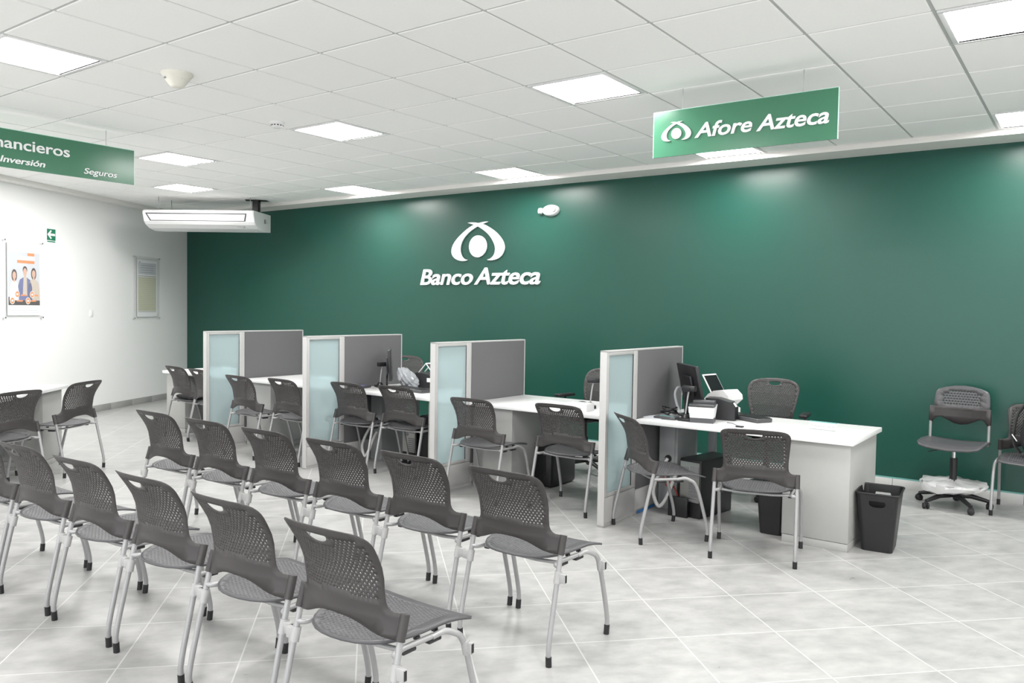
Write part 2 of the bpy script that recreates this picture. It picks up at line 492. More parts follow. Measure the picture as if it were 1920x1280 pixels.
# ------------------------------------------------------------------ perforated shells
def shell_mesh(outline, inner_loops, holes, surf, thick, grid):
    """outline/loops in (u,v); surf(u,v)->Vector; returns MB"""
    pts = []; edges = []; faces = []
    def loop(l, cw=False):
        o = len(pts); n = len(l)
        for p in l: pts.append(Vector((p[0], p[1])))
        for k in range(n): edges.append((o+k, o+(k+1) % n))
        faces.append(None)
        return list(range(o, o+n))
    loop(outline)
    for l in inner_loops: loop(l)
    for (cx, cy, r, n) in holes:
        loop([(cx+r*math.cos(2*math.pi*k/n+0.3), cy+r*math.sin(2*math.pi*k/n+0.3)) for k in range(n)])
    for p in grid: pts.append(Vector(p))
    vo, eo, fo, *_ = delaunay_2d_cdt(pts, edges, [], 2, 1e-6)
    # drop faces inside holes / loops
    def inside(p, l):
        c = False; j = len(l)-1
        for i in range(len(l)):
            if (l[i][1] > p[1]) != (l[j][1] > p[1]) and p[0] < (l[j][0]-l[i][0])*(p[1]-l[i][1])/(l[j][1]-l[i][1])+l[i][0]: c = not c
            j = i
        return c
    keep = []
    cell = {}
    for (cx, cy, r, n) in holes: cell.setdefault((int(cx//0.01), int(cy//0.01)), []).append((cx, cy, r))
    for f in fo:
        c = sum((vo[i] for i in f), Vector((0, 0)))/len(f)
        if not inside(c, outline): continue
        if any(inside(c, l) for l in inner_loops): continue
        bad = False
        kx, ky = int(c.x//0.01), int(c.y//0.01)
        for ax in (-1, 0, 1):
            for ay in (-1, 0, 1):
                for (hx, hy, r) in cell.get((kx+ax, ky+ay), ()):
                    if (c.x-hx)**2+(c.y-hy)**2 < (r*0.86)**2: bad = True
        if not bad: keep.append(f)
    e = 1e-3
    top = []; bot = []
    for p in vo:
        P = surf(p.x, p.y)
        du = surf(p.x+e, p.y)-P; dv = surf(p.x, p.y+e)-P
        n = du.cross(dv).normalized()
        top.append(P+n*thick/2); bot.append(P-n*thick/2)
    nv = len(vo)
    mb = MB()
    vs = top+bot
    cnt = {}
    tf = []
    for f in keep:
        a = 0
        for k in range(len(f)):
            p, q = vo[f[k]], vo[f[(k+1) % len(f)]]
            a += p.x*q.y-q.x*p.y
        g = list(f) if a > 0 else list(f)[::-1]
        tf.append(g)
        for k in range(len(g)): cnt[(g[k], g[(k+1) % len(g)])] = 1
    fs = []; sm = []
    for g in tf: fs.append(g); fs.append([i+nv for i in g][::-1])
    nmain = len(fs)
    for (a, b2) in cnt:
        if (b2, a) not in cnt: fs.append([b2, a, a+nv, b2+nv])
    mb.v = [tuple(v) for v in vs]; mb.f = fs; mb.sm = [True]*len(fs)
    return mb

def interp(tab, x):
    if x <= tab[0][0]: return tab[0][1]
    for (a, b_), (c2, d) in zip(tab, tab[1:]):
        if x <= c2: return b_+(d-b_)*(x-a)/(c2-a)
    return tab[-1][1]
YE = [(.46, -.148), (.50, -.138), (.55, -.130), (.58, -.134), (.62, -.140), (.68, -.150), (.72, -.168), (.745, -.184), (.78, -.207), (.82, -.236), (.86, -.262)]
def back_surf(x, z):
    ye = sum(interp(YE, z+d) for d in (-.02, -.01, 0, .01, .02))/5
    return Vector((x, ye-0.068*max(0, 1-(abs(x)/.258)**2), z))
def back_outline():
    h = [(0, .522), (.03, .5215), (.06, .519), (.09, .513), (.12, .503), (.15, .491), (.175, .482), (.20, .476), (.225, .472), (.245, .470), (.252, .473),
         (.254, .50), (.256, .53), (.257, .549), (.252, .554), (.235, .556), (.22, .558), (.208, .565), (.200, .576), (.196, .592), (.196, .63), (.199, .67), (.203, .71), (.207, .75), (.210, .78), (.209, .797), (.204, .810), (.194, .821), (.178, .829), (.155, .834), (.11, .838), (.05, .841)]
    return h+[(0, .842)]+[(-x, z) for x, z in h[1:]][::-1]
def slot(cx, z0, z1, w):
    l = [(cx-w, z1-.004), (cx-w+.003, z1), (cx, z1+.001), (cx+w-.003, z1), (cx+w, z1-.004)]
    n = 10
    for k in range(1, n):
        a = math.pi*k/n
        l.append((cx+w*math.cos(a)*0.97, z1-.004-(z1-.004-z0)*math.sin(a)))
    return l
def back_holes():
    hs = []
    dzr = 0.0118; dxr = 0.0172
    for r in range(19):
        z = 0.588+r*dzr
        for k in range(-11, 12):
            x = (k+(0.5 if r % 2 else 0))*dxr
            lim = 0.168+0.012*min(1, (z-.58)/.15)
            if abs(x) > lim: continue
            if z > 0.808 or (z > .765 and abs(x) < 0.066): continue
            # lower edge follows an arch
            if z < 0.588+0.014*(1-(abs(x)/.17)**2): continue
            if z > .785 and abs(x) > .155: continue
            hs.append((x, z, 0.0040, 7))
    return hs
def ggrid(x0, x1, nx, y0, y1, ny, ok):
    return [(x0+(x1-x0)*i/nx, y0+(y1-y0)*j/ny) for i in range(nx+1) for j in range(ny+1) if ok(x0+(x1-x0)*i/nx, y0+(y1-y0)*j/ny)]
def back_grid():
    g = ggrid(-.235, .235, 24, .49, .575, 5, lambda x, z: (abs(x) < .18 and z > .535) or (abs(x) > .19 and abs(x) < .245 and .485 < z < .545) or (abs(x) <= .19 and z > .53 and abs(x) > .12))
    g += ggrid(-.187, .187, 2, .60, .80, 14, lambda x, z: abs(x) > .15)
    g += ggrid(-.15, .15, 20, .823, .832, 1, lambda x, z: True)
    return g
SLOT = slot(0, .780, .810, .050)
def seat_outline():
    h = [(0, -.226), (.05, -.222), (.10, -.208), (.145, -.183), (.18, -.148), (.205, -.105), (.218, -.06), (.224, -.01), (.226, .05), (.229, .11), (.234, .16), (.238, .20), (.238, .222), (.230, .236), (.21, .244), (.15, .249), (.07, .251)]
    return h+[(0, .252)]+[(-x, y) for x, y in h[1:]][::-1]
def seat_surf(x, y):
    z = 0.436+0.016*(abs(x)/.22)**2
    if y > .10: z -= 0.022*((y-.10)/.15)**2
    if y > .10: z -= 0.008*((y-.10)/.15)*(abs(x)/.23)**2
    if y < -.12: z += 0.012*((-.12-y)/.1)**2
    return Vector((x, y, z))
def seat_holes():
    hs = []
    for r in range(-13, 12):
        x = r*0.0152
        for k in range(-14, 13):
            y = (k+(0.5 if r % 2 else 0))*0.0165
            if abs(x) > .200 or y > .190 or y < -.207: continue
            if y < 0 and (x/.204)**2+(y/.211)**2 > 1: continue
            hs.append((x, y, 0.0038, 6))
    return hs
def seat_grid(): 
    return ggrid(-.20, .20, 12, .205, .235, 1, lambda x, y: True)+[(s*x, y) for s in (-1, 1) for (x, y) in ((.216, .15), (.214, .10), (.214, .05), (.212, 0))]

ME_BACK = shell_mesh(back_outline(), [SLOT], back_holes(), back_surf, 0.0032, back_grid())
ME_SEAT = shell_mesh(seat_outline(), [], seat_holes(), seat_surf, 0.010, seat_grid())

def rear_leg(s):
    return smooth_path([(s*.253, -.235, .0), (s*.253, -.240, .085), (s*.249, -.150, .475), (s*.248, -.128, .545)], 5, .25)
def make_chair(name, label, clamps, group=None, holes=True):
    t = thing(name, label, 'chair', group=group)
    ME_SEAT.build('seat', 'seat', t, merge=False).data.name = 'seat'
    # seat rim and underside pan belong to the seat: a slim rolled edge
    bo = ME_BACK.build('backrest', 'shell', t, merge=False)
    # sleeves of the backrest that take the rear uprights
    for s in (-1, 1):
        sl = MB(); sl.tube([(s*.2495, -.152, .470), (s*.2485, -.140, .51), (s*.248, -.128, .553)], .0165, 12)
        sl.build('upright_sleeve', 'shell', bo)
    for s in (-1, 1):
        L = MB(); L.tube(rear_leg(s), .0115, 12)
        lo = L.build('leg', 'steel', t)
        k = MB(); k.tube([(s*.253, -.235, 0), (s*.253, -.2375, .045)], .0135, 12); k.build('foot_cap', 'black', lo)
        L = MB(); L.tube(smooth_path([(s*.264, .235, 0), (s*.264, .243, .08), (s*.262, .155, .395), (s*.238, .085, .432), (s*.222, .03, .421)], 6, .36), .0115, 12)
        lo = L.build('leg', 'steel', t)
        k = MB(); k.tube([(s*.264, .235, 0), (s*.264, .2395, .045)], .0135, 12); k.build('foot_cap', 'black', lo)
        L = MB(); L.tube(smooth_path([(s*.222, .04, .4225), (s*.212, -.10, .421), (s*.222, -.155, .421), (s*.248, -.163, .421)], 5, .4), .0105, 12)
        L.build('side_rail', 'steel', t)
        for (y, dx) in ((.045, .0), (-.075, -.006)):
            q = MB(); q.box(s*(.214+dx)-.014, s*(.214+dx)+.014, y-.032, y+.032, .3985, .4125, bev=.005); q.build('stacking_bumper', 'black_plastic', t)
        for y in (.06, -.03):
            q = MB(); q.box(s*.208-.009, s*.208+.009, y-.009, y+.009, .428, .441, bev=.002); q.build('seat_clip', 'black_plastic', t)
    L = MB(); L.tube([(-.214, -.11, .419), (-.1, -.115, .412), (.1, -.115, .412), (.214, -.11, .419)], .009, 10); L.build('cross_rail', 'steel', t)
    if clamps:
        for s in (-1, 1):
            for (y, z, dy) in ((-.171, .375, .24), (.167, .352, -.26)):
                q = MB()
                a = Vector((s*(.2495 if y < 0 else .262), y, z))
                d = Vector((0, dy*.1, .1)).normalized()
                q.tube([a-d*.026, a+d*.026], .0165, 14)
                xo = s*.292
                q.box(min(a.x, xo), max(a.x, xo), y-.010, y+.010, z-.020, z+.022, bev=.003)
                co = q.build('linking_clamp', 'clamp', t)
                e = MB(); e.box(xo-.0015, xo+.0015, y-.006, y+.006, z-.015, z+.017); e.build('clamp_slot', 'black', co)
    return t

row = make_chair('perforated_chair', 'x', True)
rowT = tree_of(row)
RLAB = 'dark grey perforated chair in the front row, '
ROW1 = [(1.114, -1.186, -.5, RLAB+'nearest and rightmost of that row'),
        (.527, -1.165, -.4, RLAB+'second from its right end'),
        (-.069, -1.145, 0, RLAB+'third from its right end'),
        (-.662, -1.137, .5, RLAB+'fourth from its right end'),
        (-1.258, -1.135, 1.0, RLAB+'fifth from its right end'),
        (-1.85, -1.13, 1.0, RLAB+'leftmost, cut by the photo edge')]
SLAB = 'dark grey perforated chair in the second row, '
ROW2 = [(1.023, -.078, -1.2, SLAB+'its rightmost, clamps on its right legs free'),
        (.437, -.062, -.8, SLAB+'second from its right end'),
        (-.149, -.046, 0, SLAB+'third from its right end'),
        (-.735, -.040, .4, SLAB+'fourth from its right end'),
        (-1.322, -.036, .6, SLAB+'fifth from its right end'),
        (-1.912, -.030, 1.0, SLAB+'its leftmost')]
first = True
for lst, gname in ((ROW1, 'linked chairs of the front row'), (ROW2, 'linked chairs of the second row')):
    for (x, y, a, lab) in lst:
        if first:
            row.location = (x, y, 0); row.rotation_euler = (0, 0, R(a)); row['label'] = lab; row['group'] = gname; first = False
        else: dup(row, rowT, (x, y, 0), R(a), lab, gname)

guest = make_chair('perforated_chair', 'x', False)
guestT = tree_of(guest)
GL = 'dark grey perforated visitor chair '
GUEST = [(.701, 1.936, -40.5, GL+'turned sideways beside the nearest partition'),
         (1.407, 1.898, 13.7, GL+'before the grey pedestal of the nearest desk'),
         (-.890, 2.040, 1.3, GL+'at the second nearest desk, left one of two'),
         (-.151, 2.183, .2, GL+'at the second nearest desk, right one of two'),
         (-2.572, 2.256, 3.0, GL+'at the third nearest desk, left one of two'),
         (-2.008, 2.331, 1.5, GL+'at the third nearest desk, right one of two'),
         (-3.872, 2.002, -1.2, GL+'at the fourth nearest desk, left one of two'),
         (-3.272, 2.070, -1.0, GL+'at the fourth nearest desk, right one of two'),
         (-5.380, 2.240, -3.0, GL+'at the farthest desk, black cushion on its seat'),
         (-4.832, 2.190, -3.5, GL+'at the farthest desk, partly behind the farthest partition'),
         (-4.487, .316, 115.4, GL+'at the left desk, standing at its right end'),
         (-4.04, -.394, 104.7, GL+'at the left desk, cut by the photo edge'),
         (2.782, 4.281, 180, GL+'against the green wall, a backpack on its seat')]
for n_, (x, y, a, lab) in enumerate(GUEST):
    g_ = 'visitor chairs at the desks'
    if n_ == 0:
        guest.location = (x, y, 0); guest.rotation_euler = (0, 0, R(a)); guest['label'] = lab; guest['group'] = g_
    elif n_ == 12:
        dup(guest, guestT, (x, y, 0), R(a), lab)
    else: dup(guest, guestT, (x, y, 0), R(a), lab, g_)

# ------------------------------------------------------------------ partitions
PH = 1.263; PY0, PY1, PYS = 1.79, 3.08, 2.27
def make_partition():
    """right face at x=0, runs +y from y=0 to 1.29"""
    t = thing('desk_partition', 'x', 'partition')
    T = .055; D = PY1-PY0; S = PYS-PY0
    p = MB(); p.box(-T, 0, 0, .012, 0.012, PH, bev=.002); p.build('end_post', 'lgrey', t)
    # glazed bay
    f = MB()
    f.box(-T+.004, -.0, .013, .040, .215, PH-.012, bev=.003); f.box(-T+.004, -.0, S-.070, S-.003, .215, PH-.012, bev=.003)
    f.box(-T+.004, -.0, .040, S-.070, PH-.036, PH-.012, bev=.003); f.box(-T+.004, -.0, .040, S-.070, .215, .240, bev=.003)
    fo = f.build('glazing_frame', 'lgrey', t)
    g = MB(); g.box(-.014, -.008, .040, S-.070, .240, PH-.036); g.build('frosted_pane', 'frost', fo)
    k = MB(); k.box(-T+.002, -.002, .013, S-.003, .03, .212, bev=.002); k.box(-T+.002, -.002, S+.001, D-.014, .03, .192, bev=.002)
    k.box(-T+.010, -.010, .013, D-.01, 0.0, .03)
    k.build('kick_panel', 'lgrey', t)
    fa = MB(); fa.box(-T, 0, S, D-.014, .195, PH-.012, bev=.003); fa.build('fabric_panel', 'fabric', t)
    c = MB(); c.box(-T, 0, .0, D, PH-.012, PH, bev=.002); c.build('top_cap', 'lgrey', t)
    c = MB(); c.box(-T, 0, D-.013, D, .012, PH-.012, bev=.002); c.build('rear_post', 'lgrey', t)
    return t
PX = [.347-1.61*k for k in range(4)]
PL = ['grey office partition with frosted pane nearest the viewer, left of the rightmost desk',
      'grey office partition with frosted pane, second from the right, empty desk to its right',
      'grey office partition with frosted pane, third from the right, monitor shadow on its fabric',
      'grey office partition with frosted pane farthest from the viewer, nearest the room corner']
pt = make_partition(); ptT = tree_of(pt)
for k in range(4):
    loc = (PX[k], PY0, 0)
    if k == 0: pt.location = loc; pt['label'] = PL[0]; pt['group'] = 'partitions between the desks'
    else: dup(pt, ptT, loc, 0, PL[k], 'partitions between the desks')
tb = MB(); tb.box(0.3455, 0.3485, 2.31, 2.60, .004, .024); tag(tb.build('blue_tape_strip', 'tape'), 'strip of blue tape low on the kick panel of the nearest partition', 'tape')

# ------------------------------------------------------------------ desks
def make_desk(x0, x1, pedx, label, post=None, support=None, y0=2.235, y1=3.08, zt=.735):
    t = thing('office_desk', label, 'desk', ((x0+x1)/2, (y0+y1)/2, 0))
    ox, oy = (x0+x1)/2, (y0+y1)/2
    d = MB(); d.box(x0-ox, x1-ox, y0-oy, y1-oy, zt-.032, zt, bev=.003); d.build('desktop', 'desktop', t)
    a, b_ = pedx
    p = MB(); p.box(a-ox, b_-ox, y0+.045-oy, y1-.05-oy, .055, zt-.033, bev=.003); po = p.build('pedestal', 'ped', t)
    p = MB(); p.box(a-ox+.002, b_-ox-.002, y0+.047-oy, y1-.052-oy, .0, .052, bev=.002); p.build('plinth', 'ped', po)
    p = MB(); p.box(a-ox+.01, b_-ox-.01, y1-.05-oy, y1-.035-oy, .40, zt-.045, bev=.002); p.box(a-ox+.01, b_-ox-.01, y1-.05-oy, y1-.035-oy, .07, .385, bev=.002)
    p.build('drawer', 'ped', po)
    if support:
        p = MB(); p.box(support-.065-ox, support+.065-ox, 2.60-oy, 2.63-oy, .0, zt-.033, bev=.002); so = p.build('support_panel', 'mgrey', t)
        q = MB(); q.lathe([(.0, 0), (.028, 0), (.028, .006), (.020, .006)], 20, Matrix.Translation((support-ox+.015, 2.599-oy, .40)) @ Matrix.Rotation(R(90), 4, 'X')); q.build('cable_grommet', 'black', so)
        p = MB(); p.box(support+.066-ox, support+.09-ox, 2.60-oy, y1-.1-oy, .0, zt-.033, bev=.001); p.build('side_panel', 'mgrey', t)
    if post:
        p = MB(); p.box(post-.028-ox, post+.028-ox, 2.93-oy, 2.98-oy, .0, zt-.033, bev=.004); p.build('leg', 'mgrey', t)
    return t
DG = 'white topped desks along the green wall'
desks = []
desks.append(make_desk(.355, 1.905, (1.450, 1.880), 'white topped desk nearest the viewer, grey pedestal at its right end', .675, .445))
desks.append(make_desk(PX[1]+.004, .287, (PX[1]+.020, -.825), 'half empty white topped desk, second from the right, pedestal at its left', -.30))
desks.append(make_desk(PX[2]+.004, PX[1]-.06, (-1.77, PX[1]-.075), 'white topped desk crowded with equipment, third from the right', PX[2]+.328, PX[2]+.098))
desks.append(make_desk(PX[3]+.004, PX[2]-.06, (PX[3]+.020, -4.045), 'white topped desk, fourth from the right, with a clear name holder on it', -3.6))
desks.append(make_desk(-6.075, PX[3]-.06, (-6.055, -5.66), 'white topped desk farthest away in the corner, left of the farthest partition', -5.0))
for d in desks: d['group'] = DG
# desk on the left, parallel to the slanted wall
LDM = Matrix.Translation((-4.93, .56, 0))
u_ = Vector((-5.04+4.63, .638-.186, 0)).normalized()      # along front edge, away from viewer
ldx = thing('office_desk', 'white topped desk standing alone on the left, cut by the left edge of the photo', 'desk', (-5.045, .640, 0), math.atan2(u_.y, u_.x))
d = MB(); d.box(-1.75, 0, 0, .72, .703, .735, bev=.003); d.build('desktop', 'desktop', ldx)
p = MB(); p.box(-.43, -.03, .05, .68, .055, .702, bev=.003); po = p.build('pedestal', 'ped', ldx)
p = MB(); p.box(-.428, -.032, .052, .678, 0, .052, bev=.002); p.build('plinth', 'ped', po)
p = MB(); p.box(-1.72, -.431, .40, .42, .1, .702, bev=.002); p.build('modesty_panel', 'mgrey', ldx)
p = MB(); p.box(-1.72, -1.69, .05, .68, 0, .702, bev=.002); p.build('leg', 'mgrey', ldx)

# ------------------------------------------------------------------ operator chairs
def caster(mb, x, y, a, mtx=None):
    T = Matrix.Translation((x, y, .025)) @ Matrix.Rotation(a, 4, 'Z')
    for s in (-1, 1):
        mb.lathe([(0, -.009), (.020, -.009), (.025, -.005), (.025, .005), (.020, .009), (0, .009)], 16, T @ Matrix.Translation((0, s*.014, 0)) @ Matrix.Rotation(R(90), 4, 'X'))
    mb.box(-.018, .018, -.006, .006, -.0, .032, bev=.003, mtx=T)
def star_base(parent, rad=.28, hub=.10, rot0=0.3, colour='black_plastic'):
    for k in range(5):
        a = rot0+2*math.pi*k/5
        L = MB()
        d = Vector((math.cos(a), math.sin(a), 0))
        L.tube([d*.02+Vector((0, 0, hub)), d*(rad*.5)+Vector((0, 0, hub-.003)), d*rad+Vector((0, 0, .062))], [.024, .020, .014], 10)
        lo = L.build('base_arm', colour, parent)
        c2 = MB(); caster(c2, d.x*rad, d.y*rad, a+1.1); c2.tube([(d.x*rad, d.y*rad, .03), (d.x*rad, d.y*rad, .064)], .008, 8)
        c2.build('caster', 'black', lo)
def make_task(label):
    t = thing('task_chair', label, 'chair', group='staff chairs behind the desks')
    dz_, f = .12, 1.06
    ol = [(0, .575), (.10, .580), (.155, .60), (.172, .64), (.186, .70), (.203, .78), (.215, .85), (.217, .89), (.211, .92), (.196, .943), (.170, .958), (.12, .970), (.06, .976)]
    ol = ol+[(0, .978)]+[(-x, z) for x, z in ol[1:]][::-1]
    hs = []
    for r in range(30):
        for k in range(-12, 13):
            x = (k+(.5 if r % 2 else 0))*.0165; z = .612+r*.0112
            if abs(x) > interp([(.60, .125), (.64, .148), (.70, .163), (.80, .184), (.88, .193), (.92, .180), (.95, .13)], z) or z > .948 or (abs(x) < .066 and z > .905): continue
            hs.append((x, z, .0036, 6))
    def tb_surf(x, z): return Vector((x, interp([(.56, -.14), (.66, -.13), (.75, -.15), (.85, -.19), (.98, -.26)], z)-.062*max(0, 1-(abs(x)/.24)**2), z))
    shell_mesh(ol, [slot(0, .915, .945, .050)], hs, tb_surf, .005, ggrid(-.15, .15, 12, .962, .966, 1, lambda x, z: abs(x) < .13)).build('backrest', 'shell', t, merge=False)
    mb = MB(); mb.v = [(x*f, y, z+dz_-.07+.08) for x, y, z in ME_SEAT.v]; mb.f = ME_SEAT.f; mb.sm = ME_SEAT.sm
    mb.build('seat', 'seat', t, merge=False)
    for s in (-1, 1):
        L = MB(); L.tube(smooth_path([(s*.12, .0, .50), (s*.30, .0, .49), (s*.30, -.02, .70)], 6, .3), .012, 10); ao = L.build('armrest', 'black_plastic', t)
        L = MB(); L.box(s*.30-.035, s*.30+.035, -.13, .11, .690, .722, bev=.012); L.build('arm_pad', 'black_plastic', ao)
        L = MB(); L.tube([(s*.20, .02, .50), (s*.24, -.15, .52), (s*.255, -.145, .63)], .012, 10); L.build('back_upright', 'steel', t)
    L = MB(); L.box(-.11, .11, -.11, .10, .475, .51, bev=.01); L.build('seat_mechanism', 'black_plastic', t)
    L = MB(); L.tube([(0, 0, .09), (0, 0, .33)], .026, 14); L.tube([(0, 0, .33), (0, 0, .48)], .014, 12); L.build('gas_column', 'black_plastic', t)
    star_base(t, .30)
    return t
tk = make_task('x'); tkT = tree_of(tk)
TK = [((.905, 3.58), 180+8, 'dark grey perforated staff chair with armrests behind the rightmost desk'),
      ((-.83, 3.50), 180-12, 'dark grey staff chair half hidden behind the nearest partition, at the empty desk'),
      ((-3.30, 3.60), 180+48, 'dark grey staff chair behind the desk crowded with equipment, only its top showing')]
for n_, (p, a, lab) in enumerate(TK):
    if n_ == 0: tk.location = (*p, 0); tk.rotation_euler = (0, 0, R(a)); tk['label'] = lab
    else: dup(tk, tkT, (*p, 0), R(a), lab, 'staff chairs behind the desks')

# low stool chair by the green wall with plastic wrapped foot ring
st = thing('drafting_chair', 'dark grey counter chair on casters with a plastic wrapped foot ring, against the green wall', 'chair', (2.235, 4.17, 0), R(180-6))
def sb_surf(x, z): return Vector((x, -.17-.05*max(0, 1-(x/.25)**2)-.12*max(0, z-.80), z))
ol = [(0, .775), (.195, .775), (.206, .79), (.208, .83), (.202, .89), (.195, .920), (.182, .935), (.13, .955), (.06, .968)]
ol = ol+[(0, .972)]+[(-x, z) for x, z in ol[1:]][::-1]
hs = []
for r in range(6):
    for k in range(-6, 7):
        x = (k+(.5 if r % 2 else 0))*.022; z = .815+r*.021
        if abs(x) < .145-.0*r and (r < 5 or abs(x) < .12): hs.append((x, z, .0042, 7))
sh = shell_mesh(ol, [], hs, sb_surf, .010, ggrid(-.17, .17, 8, .785, .80, 1, lambda x, z: True))
sh.build('backrest', 'seat', st, merge=False)
band = [(-.225, .80), (-.228, .675), (-.205, .665), (-.18, .70), (-.15, .71), (-.10, .685), (-.05, .66), (0, .652), (.05, .66), (.10, .685), (.15, .71), (.18, .70), (.205, .665), (.228, .675), (.225, .80), (.12, .795), (0, .79), (-.12, .795)]
def sb2(x, z): return Vector((x, -.112-.075*max(0, 1-(x/.25)**2), z))
bd = shell_mesh(band, [], [], sb2, .016, ggrid(-.19, .19, 12, .72, .78, 3, lambda x, z: True))
bd.build('back_band', 'shell', st, merge=False)
for s in (-1, 1):
    L = MB(); L.tube([(s*.216, -.137, .74), (s*.216, -.130, .53), (s*.215, -.10, .515)], .011, 10); L.build('back_upright', 'steel', st)
def ss(x, y): return Vector((x, y, .515+.018*(x/.22)**2-(.030*((y-.10)/.13)**2 if y > .10 else 0)))
so_ = [(0, -.20), (.15, -.20), (.21, -.17), (.235, -.12), (.24, .05), (.235, .17), (.21, .215), (.15, .228)]
so_ = so_+[(0, .232)]+[(-x, y) for x, y in so_[1:]][::-1]
shell_mesh(so_, [], [], ss, .014, ggrid(-.2, .2, 10, -.15, .2, 10, lambda x, y: True)).build('seat', 'seat', st, merge=False)
L = MB(); L.box(-.10, .10, -.10, .10, .470, .505, bev=.01); L.build('seat_mechanism', 'black_plastic', st)
L = MB(); L.tube([(0, 0, .10), (0, 0, .40)], .027, 16); co = L.build('gas_column', 'black_plastic', st)
L = MB(); L.tube([(0, 0, .40), (0, 0, .475)], .016, 14); L.build('piston', 'chrome', co)
L = MB(); L.tube([(.05, .02, .475), (.17, .09, .44)], .004, 8); L.build('height_lever', 'black', st)
star_base(st, .27, .10, R(90-30))
L = MB()
ring = [(.225*math.cos(2*math.pi*k/28), .225*math.sin(2*math.pi*k/28), .19) for k in range(29)]
L.tube(ring, .011, 8, cap=False)
for a in (0, 120, 240): L.tube([(0, 0, .19), (.225*math.cos(R(a)), .225*math.sin(R(a)), .19)], .008, 8)
fr_ = L.build('foot_ring', 'steel', st)
L = MB(); prof_v = []; prof_f = []
n_ = 48
rings = [(.03, .222), (.11, .217), (.19, .213), (.238, .202), (.246, .185), (.236, .165), (.20, .150), (.12, .140)]
rnd = random.Random(3)
for i, (r, z) in enumerate(rings):
    for k in range(n_):
        a = 2*math.pi*k/n_
        w = .006*math.sin(5*a+i*.9)+.005*math.sin(11*a+i*1.7)+rnd.uniform(-.004, .004)
        dr = w*(1 if i > 2 else .2); dzz = (-.030*max(0, math.sin(a*1.0+0.9)) if i > 4 else 0)+w*.9
        prof_v.append(((r+dr)*math.cos(a), (r+dr)*math.sin(a), z+dzz))
for i in range(len(rings)-1):
    for k in range(n_):
        k2 = (k+1) % n_
        prof_f.append([i*n_+k, (i+1)*n_+k, (i+1)*n_+k2, i*n_+k2])
L.add(prof_v, prof_f, True); L.build('plastic_wrapping', 'white_film', fr_)
# cushion and backpack
def blob(name, mtl, pts, parent=None, levels=2):
    """pts: list of (x,y,z, rx,ry,rz) ellipsoids hulled into one rounded body"""
    bm = bmesh.new()
    for (x, y, z, rx, ry, rz) in pts:
        for i in range(8):
            for j in range(5):
                a = 2*math.pi*i/8; bb = -math.pi/2+math.pi*j/4
                bm.verts.new((x+rx*math.cos(a)*math.cos(bb), y+ry*math.sin(a)*math.cos(bb), z+rz*math.sin(bb)))
    bmesh.ops.remove_doubles(bm, verts=bm.verts[:], dist=1e-4)
    h = bmesh.ops.convex_hull(bm, input=bm.verts[:])
    bmesh.ops.delete(bm, geom=[g for g in h['geom_interior'] if isinstance(g, bmesh.types.BMVert)], context='VERTS')
    bmesh.ops.delete(bm, geom=[v for v in bm.verts if not v.link_faces], context='VERTS')
    bmesh.ops.subdivide_edges(bm, edges=bm.edges[:], cuts=1, use_grid_fill=True)
    for _ in range(4): bmesh.ops.smooth_vert(bm, verts=bm.verts[:], factor=.5, use_axis_x=True, use_axis_y=True, use_axis_z=True)
    mb = MB(); mb.from_bm(bm, None, True)
    return mb.build(name, mtl, parent, sharp=None)
bp_ = thing('backpack', 'charcoal backpack leaning on the chair seat at the right edge by the green wall', 'backpack', (2.83, 4.25, .452))
blob('bag_body', 'bag', [(0, .03, .10, .19, .13, .10), (0, .07, .30, .17, .10, .09), (.0, .10, .42, .11, .07, .04)], bp_)
blob('front_pocket', 'bag', [(0, -.08, .09, .15, .06, .085), (0, -.06, .17, .14, .05, .05)], bp_)
L = MB(); L.tube(bez([(-.11, .09, .43), (-.17, .02, .34), (-.19, -.03, .22), (-.185, -.04, .10), (-.14, -.03, .03)], 6), .016, 8, flat=.4); L.build('shoulder_strap', 'black', bp_)
L = MB(); L.tube(bez([(-.05, .10, .45), (0, .09, .49), (.05, .10, .45)], 6), .009, 8); L.build('grab_handle', 'black', bp_)
L = MB(); L.tube([(-.20, -.08, .18), (-.165, -.09, .13)], .004, 6); L.build('strap_end', 'letter', bp_)
tag(blob('seat_cushion', 'bag2', [(-5.45, 2.13, .478, .13, .10, .028), (-5.22, 2.12, .478, .13, .10, .028), (-5.33, 2.28, .475, .17, .08, .022)]), 'black cushion lying on the seat of the farthest visitor chair', 'cushion')

# ------------------------------------------------------------------ desk equipment
ZT = .736
def cam_mic(x, y, lab, rot=0.0, h=.25):
    t = thing('desk_microphone', lab, 'microphone', (x, y, ZT), rot)
    m_ = MB(); m_.box(-.05, .05, -.045, .045, 0, .022, bev=.008); m_.lathe([(.035, .02), (.022, .045), (.014, .05), (0, .05)], 16); m_.build('base', 'black_plastic', t)
    m_ = MB(); m_.tube(bez([(0, 0, .045), (.004, 0, h*.35), (.012, 0, h*.65), (.022, 0, h-.03)], 6), .006, 8); m_.build('gooseneck', 'clamp', t)
    m_ = MB(); m_.box(-.028, .075, -.022, .022, h-.03, h+.012, bev=.006); m_.lathe([(0, 0), (.010, .0), (.010, .006), (0, .006)], 12, Matrix.Translation((.03, -.022, h-.01)) @ Matrix.Rotation(R(90), 4, 'X')); m_.build('head', 'black_plastic', t)
    return t
cam_mic(.675, 2.415, 'small gooseneck device with black base in front of the monitor on the rightmost desk')
cam_mic(-.245, 2.58, 'small gooseneck device standing on the empty half desk by the nearest partition', .5, .24)
cam_mic(-2.735, 2.62, 'small gooseneck device in front of the monitor on the equipment crowded desk', 1.2, .24)

